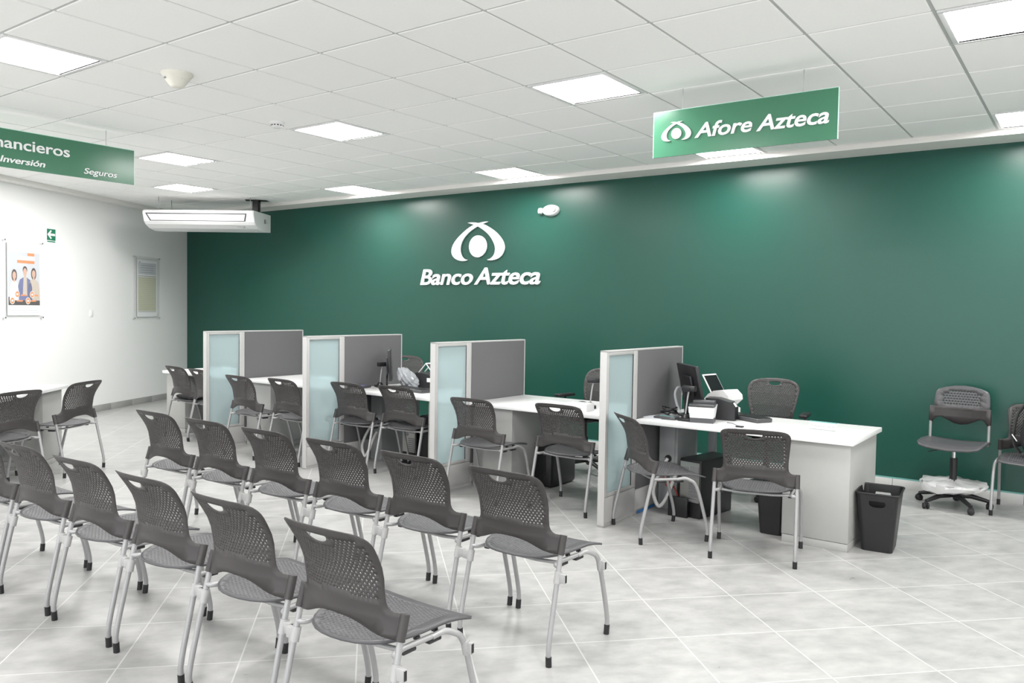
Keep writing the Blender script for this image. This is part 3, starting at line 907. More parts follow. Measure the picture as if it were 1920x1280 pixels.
def monitor(x, y, rot, lab, w=.44, h=.30, zc=.21, tilt=8):
    t = thing('computer_monitor', lab, 'monitor', (x, y, ZT), rot)
    m_ = MB(); m_.box(-.11, .11, -.08, .08, 0, .012, bev=.006); m_.box(-.03, .03, .02, .04, .01, .22, bev=.006); m_.build('stand', 'black_gloss', t)
    Tm = Matrix.Translation((0, 0, zc)) @ Matrix.Rotation(R(-tilt), 4, 'X')
    m_ = MB(); m_.box(-w/2, w/2, -.015, .012, -h/2, h/2, bev=.005, mtx=Tm); m_.box(-.12, .12, .012, .035, -.08, .08, bev=.01, mtx=Tm)
    ho = m_.build('housing', 'black_plastic', t)
    m_ = MB(); m_.box(-w/2+.014, w/2-.014, -.0165, -.015, -h/2+.018, h/2-.014, mtx=Tm); m_.build('screen', 'black_gloss', ho)
    return t
monitor(.585, 2.70, R(132), 'black monitor turned to the staff side on the rightmost desk, beside the nearest partition', .46, .32, .245, 12)
monitor(-2.615, 2.64, R(133), 'black monitor seen edge on, on the equipment crowded desk beside a partition', .46, .30, .235, 4)

def keyboard(x, y, rot, lab):
    t = thing('keyboard', lab, 'keyboard', (x, y, ZT), rot)
    m_ = MB(); m_.box(-.235, .235, -.075, .075, .0, .030, bev=.008); m_.build('case', 'graphite', t)
    m_ = MB()
    for r in range(5):
        for k in range(18):
            m_.box(-.225+k*.025, -.225+k*.025+.021, -.062+r*.026, -.062+r*.026+.021, .030, .035)
    m_.build('keys', 'black_plastic', t)
    return t
keyboard(.965, 2.825, R(152), 'long dark keyboard lying across the rightmost desk before the staff chair')
keyboard(-2.24, 2.56, R(172), 'dark keyboard on the equipment crowded desk, cut by the partition on its right')

# fingerprint / card reader with white body
t = thing('id_scanner', 'white and grey boxy scanner standing at the front of the rightmost desk', 'scanner', (.800, 2.44, ZT), R(14))
m_ = MB(); m_.prism([(-.085, -.065), (.085, -.065), (.085, .065), (-.085, .065)], 0, .035); m_.build('base', 'graphite', t)
m_ = MB(); m_.add([(-.083, -.063, .03), (.083, -.063, .03), (.083, .063, .03), (-.083, .063, .03), (-.095, -.078, .115), (.095, -.078, .115), (.095, .078, .13), (-.095, .078, .13)],
                  [[0, 1, 5, 4], [1, 2, 6, 5], [2, 3, 7, 6], [3, 0, 4, 7], [4, 5, 6, 7], [3, 2, 1, 0]]); m_.build('body', 'white_plastic', t)
m_ = MB(); m_.box(-.093, .093, -.076, .076, .118, .134, bev=.004); m_.box(-.075, .085, .0, .072, .13, .158, bev=.006); m_.build('top_tray', 'graphite', t)
# document scanner (white, big feeder)
t = thing('document_scanner', 'white document scanner with black paper feeder behind the monitor on the rightmost desk', 'scanner', (.725, 2.945, ZT), R(-12))
prof = [(-.10, 0), (.13, 0), (.13, .06), (.09, .075), (.15, .13), (.145, .165), (.10, .205), (.01, .195), (-.04, .165), (-.10, .10)]
Tm = Matrix.Rotation(R(90), 4, 'X')
m_ = MB(); m_.prism(prof, -.10, .10, Tm); m_.build('body', 'white_plastic', t)
Tt = Matrix.Translation((-.02, 0, .19)) @ Matrix.Rotation(R(58), 4, 'Y')
m_ = MB(); m_.box(-.15, .03, -.095, .095, -.008, .0, bev=.003, mtx=Tt); to = m_.build('paper_feeder', 'white_plastic', t)
m_ = MB(); m_.box(-.135, .02, -.083, .083, 0.0, .004, mtx=Tt); m_.build('feeder_tray', 'black_gloss', to)
# label printer in black between
t = thing('receipt_printer', 'low black printer with a white label, between monitor and white scanner on the rightmost desk', 'printer', (.845, 2.70, ZT), R(10))
m_ = MB(); m_.prism([(-.11, 0), (.11, 0), (.11, .09), (.08, .135), (-.02, .16), (-.11, .16)], -.07, .07, Tm); m_.build('body', 'black_plastic', t)
Tl = Matrix.Translation((.098, 0, .114)) @ Matrix.Rotation(R(56), 4, 'Y')
m_ = MB(); m_.box(-.018, .018, -.03, .03, 0, .002, mtx=Tl); m_.build('label', 'paper', t)
# signature pad
t = thing('signature_pad', 'flat dark signature pad with pale screen at the left front of the rightmost desk', 'signature pad', (.52, 2.42, ZT), R(4))
m_ = MB(); m_.box(-.085, .085, -.055, .055, 0, .020, bev=.005); m_.build('case', 'graphite', t)
m_ = MB(); m_.box(-.055, .055, -.012, .012, .020, .0215); m_.build('screen', 'teal', t)
# coil of dark cable
t = MB()
for k in range(4):
    ph = k*1.3
    pts = [(.455+.05*math.cos(a+ph)+.012*math.sin(3*a), 2.60+.06*math.sin(a+ph), .752+.014*k+.010*math.sin(2*a+k)) for a in [2*math.pi*i/24 for i in range(22)]]
    t.tube(pts, .006, 8)
tag(t.build('cable_coil', 'black'), 'tangle of black cable on the rightmost desk between partition and monitor', 'cable')
t = MB(); t.box(-.09, .09, -.12, .12, 0, .004); tag(t.build('paper_folder', 'pgrey', None, (.44, 2.46, ZT), (0, 0, R(-20))), 'pale grey folder lying at the left corner of the rightmost desk', 'folder')
t = MB(); t.tube(bez([(.965, 2.50, ZT+.004), (1.03, 2.44, ZT+.010), (1.10, 2.37, ZT+.004)], 8), .0022, 6)
t.box(1.085, 1.135, 2.345, 2.385, ZT, ZT+.008, bev=.002); tag(t.build('cable_end', 'black'), 'thin cable with a small plug lying on the rightmost desk beside the white scanner', 'cable')
t = MB(); t.tube(bez([(.50, 2.72, ZT+.012), (.455, 2.74, ZT+.08), (.43, 2.76, ZT+.17), (.44, 2.84, ZT+.20), (.47, 2.92, ZT+.03)], 10), .010, 8)
tag(t.build('wrapped_cable', 'plasticbag'), 'plastic wrapped cable rising behind the monitor on the rightmost desk', 'cable')

def name_holder(x, y, rot, lab, txt):
    t = thing('name_holder', lab, 'name holder', (x, y, ZT), rot)
    m_ = MB(); m_.box(-.10, .10, -.03, .03, 0, .003); m_.box(-.10, .10, -.002, .001, 0, .062, mtx=Matrix.Rotation(R(-20), 4, 'X')); m_.build('acrylic_stand', 'acrylic', t)
    pm = Matrix.Rotation(R(-20), 4, 'X')
    m_ = MB(); m_.box(-.097, .097, -.004, -.0025, .006, .060, mtx=pm); po = m_.build('card', 'paper', t)
    m_ = MB(); m_.box(-.097, .097, -.0048, -.0042, .052, .060, mtx=pm); m_.build('card_stripe', 'teal', po)
    if txt:
        o = text('lettering', txt, 'ink', po, 0, .020, .015, .17, 0, .01, .0006, 0, 'CENTER')
        o.rotation_euler = (R(90-20+0), 0, 0); o.location = (0, -.0045, 0)
        o.rotation_euler = (R(70), 0, 0)
    return t
name_holder(1.610, 2.62, R(-6), 'clear desk sign holder with a green stripe on the rightmost desk', 'ATENCIÓN A CLIENTES')
name_holder(-3.62, 2.68, R(-4), 'clear name holder on the fourth desk from the right', None)
name_holder(-5.45, 2.70, R(-6), 'clear name holder on the farthest desk in the corner', None)
# white box with print on second desk
t = thing('document_tray', 'white printed cardboard box at the right end of the half empty desk', 'box', (-.235, 2.39, ZT), R(4))
m_ = MB(); m_.box(-.10, .10, -.07, .07, 0, .062, bev=.003); bo_ = m_.build('box_body', 'white_plastic', t)
m_ = MB()
for k in range(9): m_.box(-.045+k*.011, -.038+k*.011, -.0706, -.0700, .016, .030)
m_.build('print', 'ink', bo_)
t = thing('name_holder', 'clear name holder left of the white box on the half empty desk', 'name holder', (-.47, 2.47, ZT), R(-3))
m_ = MB(); m_.box(-.10, .10, -.03, .03, 0, .003); m_.box(-.10, .10, -.002, .001, 0, .05, mtx=Matrix.Rotation(R(-20), 4, 'X')); m_.build('acrylic_stand', 'acrylic', t)
t = thing('computer_mouse', 'grey computer mouse behind the white box on the half empty desk', 'mouse', (-.42, 2.74, ZT), R(30))
m_ = MB()
vv = []; 
for i in range(7):
    for k in range(12):
        a = 2*math.pi*k/12; ph = math.pi/2*i/6
        vv.append((.055*math.cos(a)*math.cos(ph), .034*math.sin(a)*math.cos(ph), .034*math.sin(ph)))
m_.add(vv, [[i*12+k, i*12+(k+1) % 12, (i+1)*12+(k+1) % 12, (i+1)*12+k] for i in range(6) for k in range(12)], True); m_.build('shell', 'graphite', t)
t = MB(); t.add([(-.9, 2.60, ZT+.0015), (-.60, 2.52, ZT+.0015), (-.52, 2.74, ZT+.0015), (-.84, 2.83, ZT+.0015), (-.9, 2.60, ZT), (-.60, 2.52, ZT), (-.52, 2.74, ZT), (-.84, 2.83, ZT)], [[0, 1, 2, 3], [7, 6, 5, 4], [0, 4, 5, 1], [1, 5, 6, 2], [2, 6, 7, 3], [3, 7, 4, 0]])
tag(t.build('paper_sheet', 'paper'), 'white sheet of paper lying on the left part of the half empty desk', 'paper')

# desk three: bag wrapped device, black printer, white frame, small items
t = thing('wrapped_device', 'device wrapped in crinkled clear plastic beside the monitor on the crowded desk', 'device', (-2.44, 2.72, ZT), R(0))
ob = blob('device_body', 'graphite', [(-.04, 0, .06, .07, .07, .05), (-.02, 0, .12, .05, .05, .04)], t)
rnd = random.Random(5)
bm = bmesh.new(); bmesh.ops.create_icosphere(bm, subdivisions=4, radius=1.0)
for v in bm.verts:
    k = 1+.09*math.sin(9*v.co.x+5*v.co.y)*math.sin(8*v.co.z+3*v.co.x)+.05*abs(math.sin(17*v.co.y+11*v.co.z))+rnd.uniform(-.015, .015)
    v.co = Vector((v.co.x*.115*k, v.co.y*.085*k, max(-.095, v.co.z*.10*k)))
    v.co.z = (v.co.z+.095)*(1.0-2.2*v.co.x)+.001; v.co.x += -.35*(v.co.z-.09)
mb = MB(); mb.from_bm(bm, None, False); mb.build('plastic_wrapping', 'plasticbag', t)
t = thing('receipt_printer', 'rounded black printer with a white label on the crowded desk', 'printer', (-2.32, 2.90, ZT), R(8))
m_ = MB(); m_.prism([(-.17, 0), (.17, 0), (.17, .08), (.12, .12), (.02, .15), (-.08, .16), (-.14, .14), (-.17, .09)], -.10, .10, Tm); m_.build('body', 'black_plastic', t)
m_ = MB(); m_.box(-.03, .03, -.103, -.1005, .07, .11, mtx=Matrix.Translation((.07, 0, .0))); m_.build('label', 'paper', t)
t = thing('document_scanner', 'white framed scanner with open dark feeder on the crowded desk, beside a partition', 'scanner', (-2.20, 3.02-.13, ZT+.161), R(5))
t.location = (-2.22, 2.915, ZT+.155)
m_ = MB()
P4 = [(-.20, 0, 0), (-.11, 0, .095), (.10, 0, .105), (.18, 0, .02)]
for y in (-.05, .05): m_.tube([(a, y, c) for a, _, c in P4], .006, 8)
for a, _, c in P4[1:3]: m_.tube([(a, -.05, c), (a, .05, c)], .006, 8)
m_.tube([(-.11, -.05, .095), (-.03, -.05, .005), (.18, -.05, .012)], .006, 8)
m_.build('frame', 'white_plastic', t)
m_ = MB(); m_.add([(-.10, -.045, .088), (.09, -.045, .098), (.15, -.045, .015), (-.03, -.045, .010), (-.10, -.041, .088), (.09, -.041, .098), (.15, -.041, .015), (-.03, -.041, .010)], [[0, 3, 2, 1], [4, 5, 6, 7], [0, 1, 5, 4], [1, 2, 6, 5], [2, 3, 7, 6], [3, 0, 4, 7]]); m_.build('feeder_tray', 'graphite', t)
t = thing('signature_pad', 'flat dark pad in front of the monitor on the crowded desk', 'signature pad', (-2.80, 2.44, ZT), R(10))
m_ = MB(); m_.box(-.05, .05, -.08, .08, 0, .022, bev=.005); m_.build('case', 'graphite', t)
m_ = MB(); m_.box(-.03, .03, -.05, .05, .022, .0235); m_.build('screen', 'blue', t)

# ------------------------------------------------------------------ under desk items
def tower(x, y, rot, lab, open_back=True, w=.19, d=.45, h=.44, z=.0, round_=False):
    t = thing('computer_tower', lab, 'computer', (x, y, z), rot)
    m_ = MB(); m_.box(-w/2, w/2, .006, d, 0, h, bev=.012 if not round_ else .04, seg=4); b_ = m_.build('case', 'black_plastic', t)
    if open_back:
        m_ = MB(); m_.box(-w/2+.012, w/2-.012, .0, .006, .12, h-.02); pl = m_.build('rear_plate', 'metal_plate', b_)
        m_ = MB()
        for k in range(7): m_.box(-w/2+.09, w/2-.02, -.003, 0, .13+.02*k, .142+.02*k)
        m_.box(-w/2+.02, -.01, -.004, 0, h-.16, h-.06); m_.box(.01, w/2-.02, -.004, 0, h-.13, h-.05)
        m_.build('ports', 'ink', b_)
    return t
tower(.70, 2.46, R(-10), 'black computer tower with its metal back showing, under the rightmost desk')
t = MB(); t.box(.545, .70, 2.425, 2.452, 0, .15, bev=.002)
tag(t.build('floor_box', 'black_plastic'), 'low black box on the floor in front of the computer tower under the rightmost desk', 'box')
t = tower(-.722, 2.60, R(0), 'black computer tower with a round silver badge under the half empty desk', False, .18, .42, .40, 0, True)
m_ = MB(); m_.lathe([(0, 0), (.036, 0), (.036, .003), (0, .003)], 24, Matrix.Translation((.02, -.0005+.006, .19)) @ Matrix.Rotation(R(90), 4, 'X')); m_.build('round_badge', 'chrome', t)
m_ = MB(); m_.box(-.03-.055, .085, .0, .006, .02, .38, bev=.002); m_.build('front_panel', 'black_gloss', t)
tower(-2.33, 2.62, R(0), 'black computer tower with its grey back showing, under the crowded desk', True, .19, .45, .44)
t = MB(); t.box(-2.18, -1.80, 2.60, 3.0, 0, .50, bev=.02); tag(t.build('storage_box', 'black_plastic'), 'large black box under the crowded desk, right of the computer tower', 'box')
for (dx, lab, mt_) in ((0, 'white corrugated conduit looping down from the support panel under the rightmost desk', 'cable'), (-3.22, 'grey corrugated conduit looping down under the crowded desk', 'cable')):
    t = MB()
    pts = bez([(.46+dx, 2.585, .40), (.425+dx, 2.52, .30), (.405+dx, 2.46, .16), (.46+dx, 2.44, .055), (.52+dx, 2.44, .12), (.56+dx, 2.47, .25), (.57+dx, 2.50, .30)], 14)
    rr_ = [.0135+.0018*(i % 2) for i in range(len(pts))]
    t.tube(pts, rr_, 10); tag(t.build('cable_conduit', mt_), lab, 'conduit')
for k, (mt_, lab) in enumerate((('red', 'red wire hanging under the rightmost desk behind the conduit'), ('yellow', 'yellow wire hanging under the rightmost desk near the computer tower'))):
    t = MB(); t.tube(bez([(.43+.1*k, 2.57, .30), (.48+.09*k, 2.53, .20+.06*k), (.50+.08*k, 2.52, .24+.02*k), (.56+.05*k, 2.50, .20+.07*k), (.60, 2.52, .10+.15*k)], 8), .006, 8); tag(t.build('loose_wire', mt_), lab, 'wire')

# waste bins
def bin_(name, lab, loc, rot, w0, d0, w1, d1, h, handles=True):
    t = thing(name, lab, 'waste bin', loc, rot)
    def loop(w, d, z, r=.03, n=5):
        pts = []
        for (sx, sy, a0) in ((1, -1, -90), (1, 1, 0), (-1, 1, 90), (-1, -1, 180)):
            for k in range(n+1):
                a = R(a0+90*k/n)
                pts.append((sx*(w/2-r)+r*math.cos(a), sy*(d/2-r)+r*math.sin(a), z))
        return pts
    m_ = MB()
    zs = [0, .02, .05, h-.09, h-.045, h]
    outer = [loop(w0+(w1-w0)*z/h, d0+(d1-d0)*z/h, z) for z in zs]; inner = [loop(w0+(w1-w0)*z/h-.006, d0+(d1-d0)*z/h-.006, max(z, .006)) for z in zs]
    n = len(outer[0]); vs = [p for l in outer+inner for p in l]; no = len(zs)*n; fs = []
    def hand(i, k):   # slot in the long sides
        return handles and i == 3 and (k % n) in (11, 23) 
    for i in range(len(zs)-1):
        for k in range(n):
            k2 = (k+1) % n
            if hand(i, k): 
                # frame the slot: inset quad
                a, b2, c2, d2 = [Vector(vs[q]) for q in (i*n+k, i*n+k2, (i+1)*n+k2, (i+1)*n+k)]
                ai, bi, ci, di = [Vector(vs[no+q]) for q in (i*n+k, i*n+k2, (i+1)*n+k2, (i+1)*n+k)]
                def pt(A, B, Cc, D, u, v): return (A*(1-u)+B*u)*(1-v)+(D*(1-u)+Cc*u)*v
                sl_ = [(.25, .95), (.22, .6), (.25, .25), (.33, .08), (.5, .03), (.67, .08), (.75, .25), (.78, .6), (.75, .95)]
                O = [pt(a, b2, c2, d2, u, v) for u, v in sl_]; I = [pt(ai, bi, ci, di, u, v) for u, v in sl_]
                base = len(vs); vs += [tuple(p) for p in O+I]; q_ = len(sl_)
                # fan between corners and slot
                A_, B_, C_, D_ = i*n+k, i*n+k2, (i+1)*n+k2, (i+1)*n+k
                for (off, bb, fl) in ((0, base, False), (no, base+q_, True)):
                    tri = [[A_+off, bb+4, bb+3], [A_+off, bb+3, bb+2], [A_+off, bb+2, bb+1], [A_+off, bb+1, D_+off], [D_+off, bb+1, bb+0], [D_+off, bb+0, bb+8, C_+off], [C_+off, bb+8, bb+7], [C_+off, bb+7, B_+off], [B_+off, bb+7, bb+6], [B_+off, bb+6, bb+5], [B_+off, bb+5, bb+4], [A_+off, B_+off, bb+4]]
                    fs += [x[::-1] if not fl else x for x in [y[::-1] if False else y for y in tri]]
                for u in range(q_): fs.append([base+u, base+(u+1) % q_, base+q_+(u+1) % q_, base+q_+u])
                continue
            fs.append([i*n+k, i*n+k2, (i+1)*n+k2, (i+1)*n+k]); fs.append([no+i*n+k, no+(i+1)*n+k, no+(i+1)*n+k2, no+i*n+k2])
    fs.append([k for k in range(n)][::-1]); fs.append([no+k for k in range(n)])
    T_ = (len(zs)-1)*n
    for k in range(n): fs.append([T_+k, T_+(k+1) % n, no+T_+(k+1) % n, no+T_+k])
    m_.add(vs, fs, False)
    m_.build('bin_body', 'bin', t, merge=False)
    m_ = MB(); l = loop(w1+.006, d1+.006, h); m_.tube([Vector(p) for p in l]+[Vector(l[0])], .0065, 8, cap=False); m_.build('rim', 'bin', t)
    return t
M['bin'] = mat('bin_plastic', (0.011, 0.011, 0.012), 0.42, noise=0.25, nscale=8, bump=0.1)
bin_('waste_bin', 'black rectangular waste bin with slot handles standing right of the rightmost desk', (2.012, 2.555, 0), R(5), .19, .26, .255, .345, .385)
bin_('waste_bin', 'black waste bin under the rightmost desk beside its pedestal', (1.338, 2.50, 0), R(0), .16, .22, .20, .28, .33, False)

# ------------------------------------------------------------------ wall emblem and lettering
GW = Matrix(((1, 0, 0, 0), (0, 0, -1, WY), (0, 1, 0, 0), (0, 0, 0, 1)))
LOGO_L = [(-2.913, 2.609), (-2.960, 2.612), (-3.023, 2.607), (-3.101, 2.593), (-3.187, 2.566), (-3.285, 2.514), (-3.406, 2.426), (-3.478, 2.345), (-3.503, 2.272), (-3.488, 2.215), (-3.442, 2.172), (-3.374, 2.146), (-3.306, 2.138), (-3.239, 2.148),
          (-3.286, 2.163), (-3.327, 2.195), (-3.353, 2.247), (-3.357, 2.309), (-3.337, 2.371), (-3.284, 2.440), (-3.195, 2.505), (-3.083, 2.560), (-3.000, 2.588)]
LOGO_R = [(-3.247, 2.610), (-3.154, 2.584), (-3.083, 2.558), (-2.982, 2.503), (-2.898, 2.436), (-2.838, 2.357), (-2.812, 2.292), (-2.817, 2.231), (-2.843, 2.187), (-2.886, 2.158), (-2.930, 2.146),
          (-2.870, 2.138), (-2.805, 2.146), (-2.746, 2.166), (-2.696, 2.208), (-2.670, 2.277), (-2.684, 2.345), (-2.728, 2.409), (-2.802, 2.477), (-2.893, 2.535), (-2.995, 2.582), (-3.101, 2.605), (-3.180, 2.613)]
def curve_poly(pts, n=4):
    q = bez([(x, z, 0) for x, z in pts]+[(pts[0][0], pts[0][1], 0)], n)
    return [(p.x, p.y) for p in q[:-1]]
def logo_shape(name, poly, depth, parent, mtl='letter', T=None, z0=0.0):
    vo, eo, fo, *_ = delaunay_2d_cdt([Vector(p) for p in poly], [(i, (i+1) % len(poly)) for i in range(len(poly))], [], 1, 1e-6)
    b = MB(); n = len(vo)
    T = T or (lambda x, y: (x, y))
    vs = [(*T(v.x, v.y), z0+depth) for v in vo]+[(*T(v.x, v.y), z0) for v in vo]
    fs = []; cnt = {}
    for f in fo:
        a = sum(vo[f[k]].x*vo[f[(k+1) % len(f)]].y-vo[f[(k+1) % len(f)]].x*vo[f[k]].y for k in range(len(f)))
        g = list(f) if a > 0 else list(f)[::-1]
        fs.append(g); fs.append([i+n for i in g][::-1])
        for k in range(len(g)): cnt[(g[k], g[(k+1) % len(g)])] = 1
    for (p, q) in list(cnt):
        if (q, p) not in cnt: fs.append([q, p, p+n, q+n])
    b.add(vs, fs)
    return b.build(name, mtl, parent, sharp=None)
ELL = [(-3.080+.138*math.cos(2*math.pi*k/36), 2.314+.135*math.sin(2*math.pi*k/36)) for k in range(36)]
em = thing('wall_emblem', 'large white raised emblem of two crossing arcs over an oval on the green wall', 'emblem', mtx=GW)
logo_shape('left_arc', curve_poly(LOGO_L), .016, em, z0=.006)
logo_shape('right_arc', curve_poly(LOGO_R), .0155, em, z0=.006)
logo_shape('oval', ELL, .016, em, z0=.006)
lt = thing('wall_lettering', 'white raised bold italic lettering under the emblem on the green wall', 'lettering', mtx=GW)
text('lettering', 'Banco', 'letter', lt, -4.03, 1.848, .205, .875, .22, .017, .018, .004)
text('lettering', 'Azteca', 'letter', lt, -3.13, 1.848, .210, .985, .22, .017, .018, .004)

# hanging sign on the right
SG = Matrix(((1, 0, 0, 0), (0, 0, -1, 1.83), (0, 1, 0, 0), (0, 0, 0, 1)))
hs_ = thing('hanging_sign', 'green hanging sign with a white eye shaped emblem and white italic words, right side', 'sign', mtx=SG)
m_ = MB(); m_.box(.652, 1.850, 2.590, 2.892, -.010, .0); po = m_.build('sign_panel', 'sign_green', hs_)
m_ = MB(); m_.box(.650, 1.852, 2.892, 2.895, -.0105, .0005); m_.box(1.850, 1.8535, 2.589, 2.892, -.0105, .0005); m_.box(.648, .652, 2.589, 2.892, -.0105, .0005); m_.build('panel_edge', 'sign_edge', hs_)
for x in (.856, 1.643):
    m_ = MB(); m_.tube([(x, 2.894, -.005), (x, ROOM_H, -.005)], .0022, 6); m_.build('hanger_wire', 'tbar', hs_)
def TS(x, y): return ((x+3.085)*.255+.819, (y-2.375)*.262+2.752)
logo_shape('left_arc', curve_poly(LOGO_L, 2), .008, po, T=TS, z0=.001)
logo_shape('right_arc', curve_poly(LOGO_R, 2), .0077, po, T=TS, z0=.001)
logo_shape('oval', ELL, .008, po, T=TS, z0=.001)
text('lettering', 'Afore', 'letter', po, .950, 2.694, .096, .385, .22, .017, .006, .001)
text('lettering', 'Azteca', 'letter', po, 1.362, 2.690, .099, .440, .22, .017, .006, .001)
# hanging sign on the left
SL = Matrix(((0, 0, 1, -3.83), (1, 0, 0, 0), (0, 1, 0, 0), (0, 0, 0, 1)))
hl = thing('hanging_sign', 'long green hanging sign with white words, cut by the left edge of the photo', 'sign', mtx=SL)
m_ = MB(); m_.box(-1.9, .645, 2.596, 2.896, -.010, .0); po = m_.build('sign_panel', 'sign_green', hl)
m_ = MB(); m_.box(-1.9, .647, 2.896, 2.901, -.011, .001); m_.box(.645, .648, 2.595, 2.896, -.0105, .0005); m_.build('panel_edge', 'sign_edge', hl)
for x in (.398, -1.6):
    m_ = MB(); m_.tube([(x, 2.90, -.005), (x, ROOM_H, -.005)], .0022, 6); m_.build('hanger_wire', 'tbar', hl)
text('lettering', 'Financieros', 'letter', po, .090, 2.750, .088, .665, 0, .012, .006, .001, 'RIGHT')
text('lettering', 'Inversión', 'letter', po, -.104, 2.637, .050, .335, .22, .017, .006, .001, 'RIGHT')
text('lettering', 'Seguros', 'letter', po, .490, 2.635, .050, .285, .22, .010, .006, .001, 'RIGHT')

# strobe on the green wall
t = thing('emergency_light', 'white oval alarm fitting high on the green wall, right of the emblem', 'alarm', mtx=GW)
m_ = MB(); m_.lathe([(.001, .062), (.05, .060), (.085, .045), (.098, .02), (.10, 0)], 28, Matrix.Translation((-2.015, 2.692, 0)) @ Matrix.Diagonal((1.15, .66, 1, 1))); m_.build('housing', 'white_plastic', t)
m_ = MB(); m_.lathe([(0, .045), (.030, .04), (.036, .02), (.036, 0)], 20, Matrix.Translation((-2.135, 2.690, .02)) @ Matrix.Rotation(R(-40), 4, 'Y')); m_.build('lamp_head', 'white_plastic', t)
m_ = MB(); m_.lathe([(0, .012), (.026, .010), (.030, 0)], 20, Matrix.Translation((-1.955, 2.697, .055)) @ Matrix.Rotation(R(15), 4, 'Y')); m_.build('lens', 'clamp', t)

# ceiling fittings
t = thing('motion_detector', 'cream cone shaped fitting on the ceiling near the top left light panel', 'detector', (-1.715, -.235, ROOM_H), 0)
m_ = MB(); m_.lathe([(.10, 0), (.098, -.014), (.088, -.024), (.066, -.055), (.044, -.082), (.036, -.088), (0, -.089)][::-1], 12); m_.build('housing', 'cream', t)
m_ = MB(); m_.box(.066, .072, -.01, .01, -.045, -.035); m_.box(-.02, 0, -.080, -.073, -.045, -.035); m_.build('screw', 'ink', t)
t = thing('smoke_detector', 'small round white smoke detector with dark slots on the ceiling', 'detector', (-2.305, 1.005, ROOM_H), 0)
m_ = MB(); m_.lathe([(0, -.045), (.030, -.045), (.045, -.036), (.050, -.018), (.060, -.014), (.062, 0)], 28); m_.build('housing', 'white_plastic', t)
m_ = MB()
for k in range(12):
    a = 2*math.pi*k/12; m_.box(-.007, .007, -.001, .001, -.004, .004, mtx=Matrix.Translation((.0485*math.cos(a), .0485*math.sin(a), -.026)) @ Matrix.Rotation(a+R(90), 4, 'Z'))
m_.build('slots', 'black', t)

# air conditioner hung from the ceiling
na = R(-57); nV = Vector((math.cos(na), math.sin(na), 0)); rV = Vector((-nV.y, nV.x, 0))
acc = Vector((-6.60, 4.22, 0))     # rear right corner
ACM = Matrix(((rV.x, nV.x, 0, acc.x), (rV.y, nV.y, 0, acc.y), (0, 0, 1, 0), (0, 0, 0, 1)))
# local: x along length (right positive), y towards the viewer, z up ; length from -1.56 to 0
t = thing('air_conditioner', 'white ceiling hung air conditioner in the corner where white and green walls meet', 'air conditioner', mtx=ACM)
def ac_prof(): return [(0, 2.595), (.30, 2.575), (.48, 2.600), (.585, 2.645), (.630, 2.682), (.672, 2.800), (.665, 2.822), (.64, 2.838), (0, 2.845)]
n_ = len(ac_prof()); vs = []; fs = []
for x in (-1.56, -1.545, -.015, 0):
    k = .985 if x in (-1.56, 0) else 1
    for (y, z) in ac_prof(): vs.append((x, y*k, 2.71+(z-2.71)*k))
for i in range(3):
    for k in range(n_): fs.append([i*n_+k, i*n_+(k+1) % n_, (i+1)*n_+(k+1) % n_, (i+1)*n_+k])
fs.append(list(range(n_))); fs.append([3*n_+k for k in range(n_)][::-1])
m_ = MB(); m_.add(vs, [f[::-1] for f in fs]); ab = m_.build('casing', 'ac_white' if 'ac_white' in M else 'white_plastic', t, sharp=30)
a_, b2 = Vector((0, .6335, 2.692)), Vector((0, .6695, 2.793))
dv = (b2-a_).normalized(); nn = Vector((0, dv.z, -dv.y))
def loc_(x, v, o): return Vector((x, 0, 0))+a_+dv*v+nn*o
L_ = (b2-a_).length
m_ = MB(); m_.add([loc_(-1.465, -.004, .0025), loc_(-.125, -.004, .0025), loc_(-.095, L_+.0, .0025), loc_(-1.515, L_+.0, .0025)], [[0, 1, 2, 3]])
m_.v = [tuple(v) for v in m_.v]; m_.build('louver_gap', 'graphite', ab)
m_ = MB(); q = [loc_(-1.447, .007, .006), loc_(-.143, .007, .006), loc_(-.117, L_-.014, .006), loc_(-1.490, L_-.014, .006)]; m_.add(q+[p-nn*.003 for p in q], [[0, 1, 2, 3], [0, 4, 5, 1], [1, 5, 6, 2], [2, 6, 7, 3], [3, 7, 4, 0]]); m_.build('louver', 'white_plastic', ab)
m_ = MB(); m_.box(-.0005, .0008, .19, .26, 2.70, 2.76); m_.box(-.0005, .0008, .155, .165, 2.715, 2.735); m_.box(-.0005, .0008, .11, .117, 2.715, 2.725); m_.build('data_label', 'ink', ab)
m_ = MB(); m_.box(-.28, -.17, .525, .560, 2.618, 2.626, mtx=None); m_.build('display', 'ink', ab)
for (x, y) in ((-1.40, .14), (-1.40, .52), (-.10, .14), (-.10, .52)):
    m_ = MB(); m_.tube([(x, y, 2.83), (x, y, ROOM_H+.01)], .005, 6); m_.build('hanger_rod', 'steel', t)
m_ = MB(); m_.box(-.16, -.07, .22, .30, 2.83, ROOM_H+.01, bev=.01); m_.build('pipe_bundle', 'black', t)
# black sheet painting the dark of the pipe opening onto the ceiling
m_ = MB(); m_.add([(-.30, .16, ROOM_H-.002), (.02, .10, ROOM_H-.002), (.03, .26, ROOM_H-.002), (-.25, .34, ROOM_H-.002)], [[0, 1, 2, 3]], mtx=ACM)
m_.add([(-.30, .16, ROOM_H+.001), (.02, .10, ROOM_H+.001), (.03, .26, ROOM_H+.001), (-.25, .34, ROOM_H+.001)], [[3, 2, 1, 0]], mtx=ACM)
struct(m_.build('trim_5', 'black'))

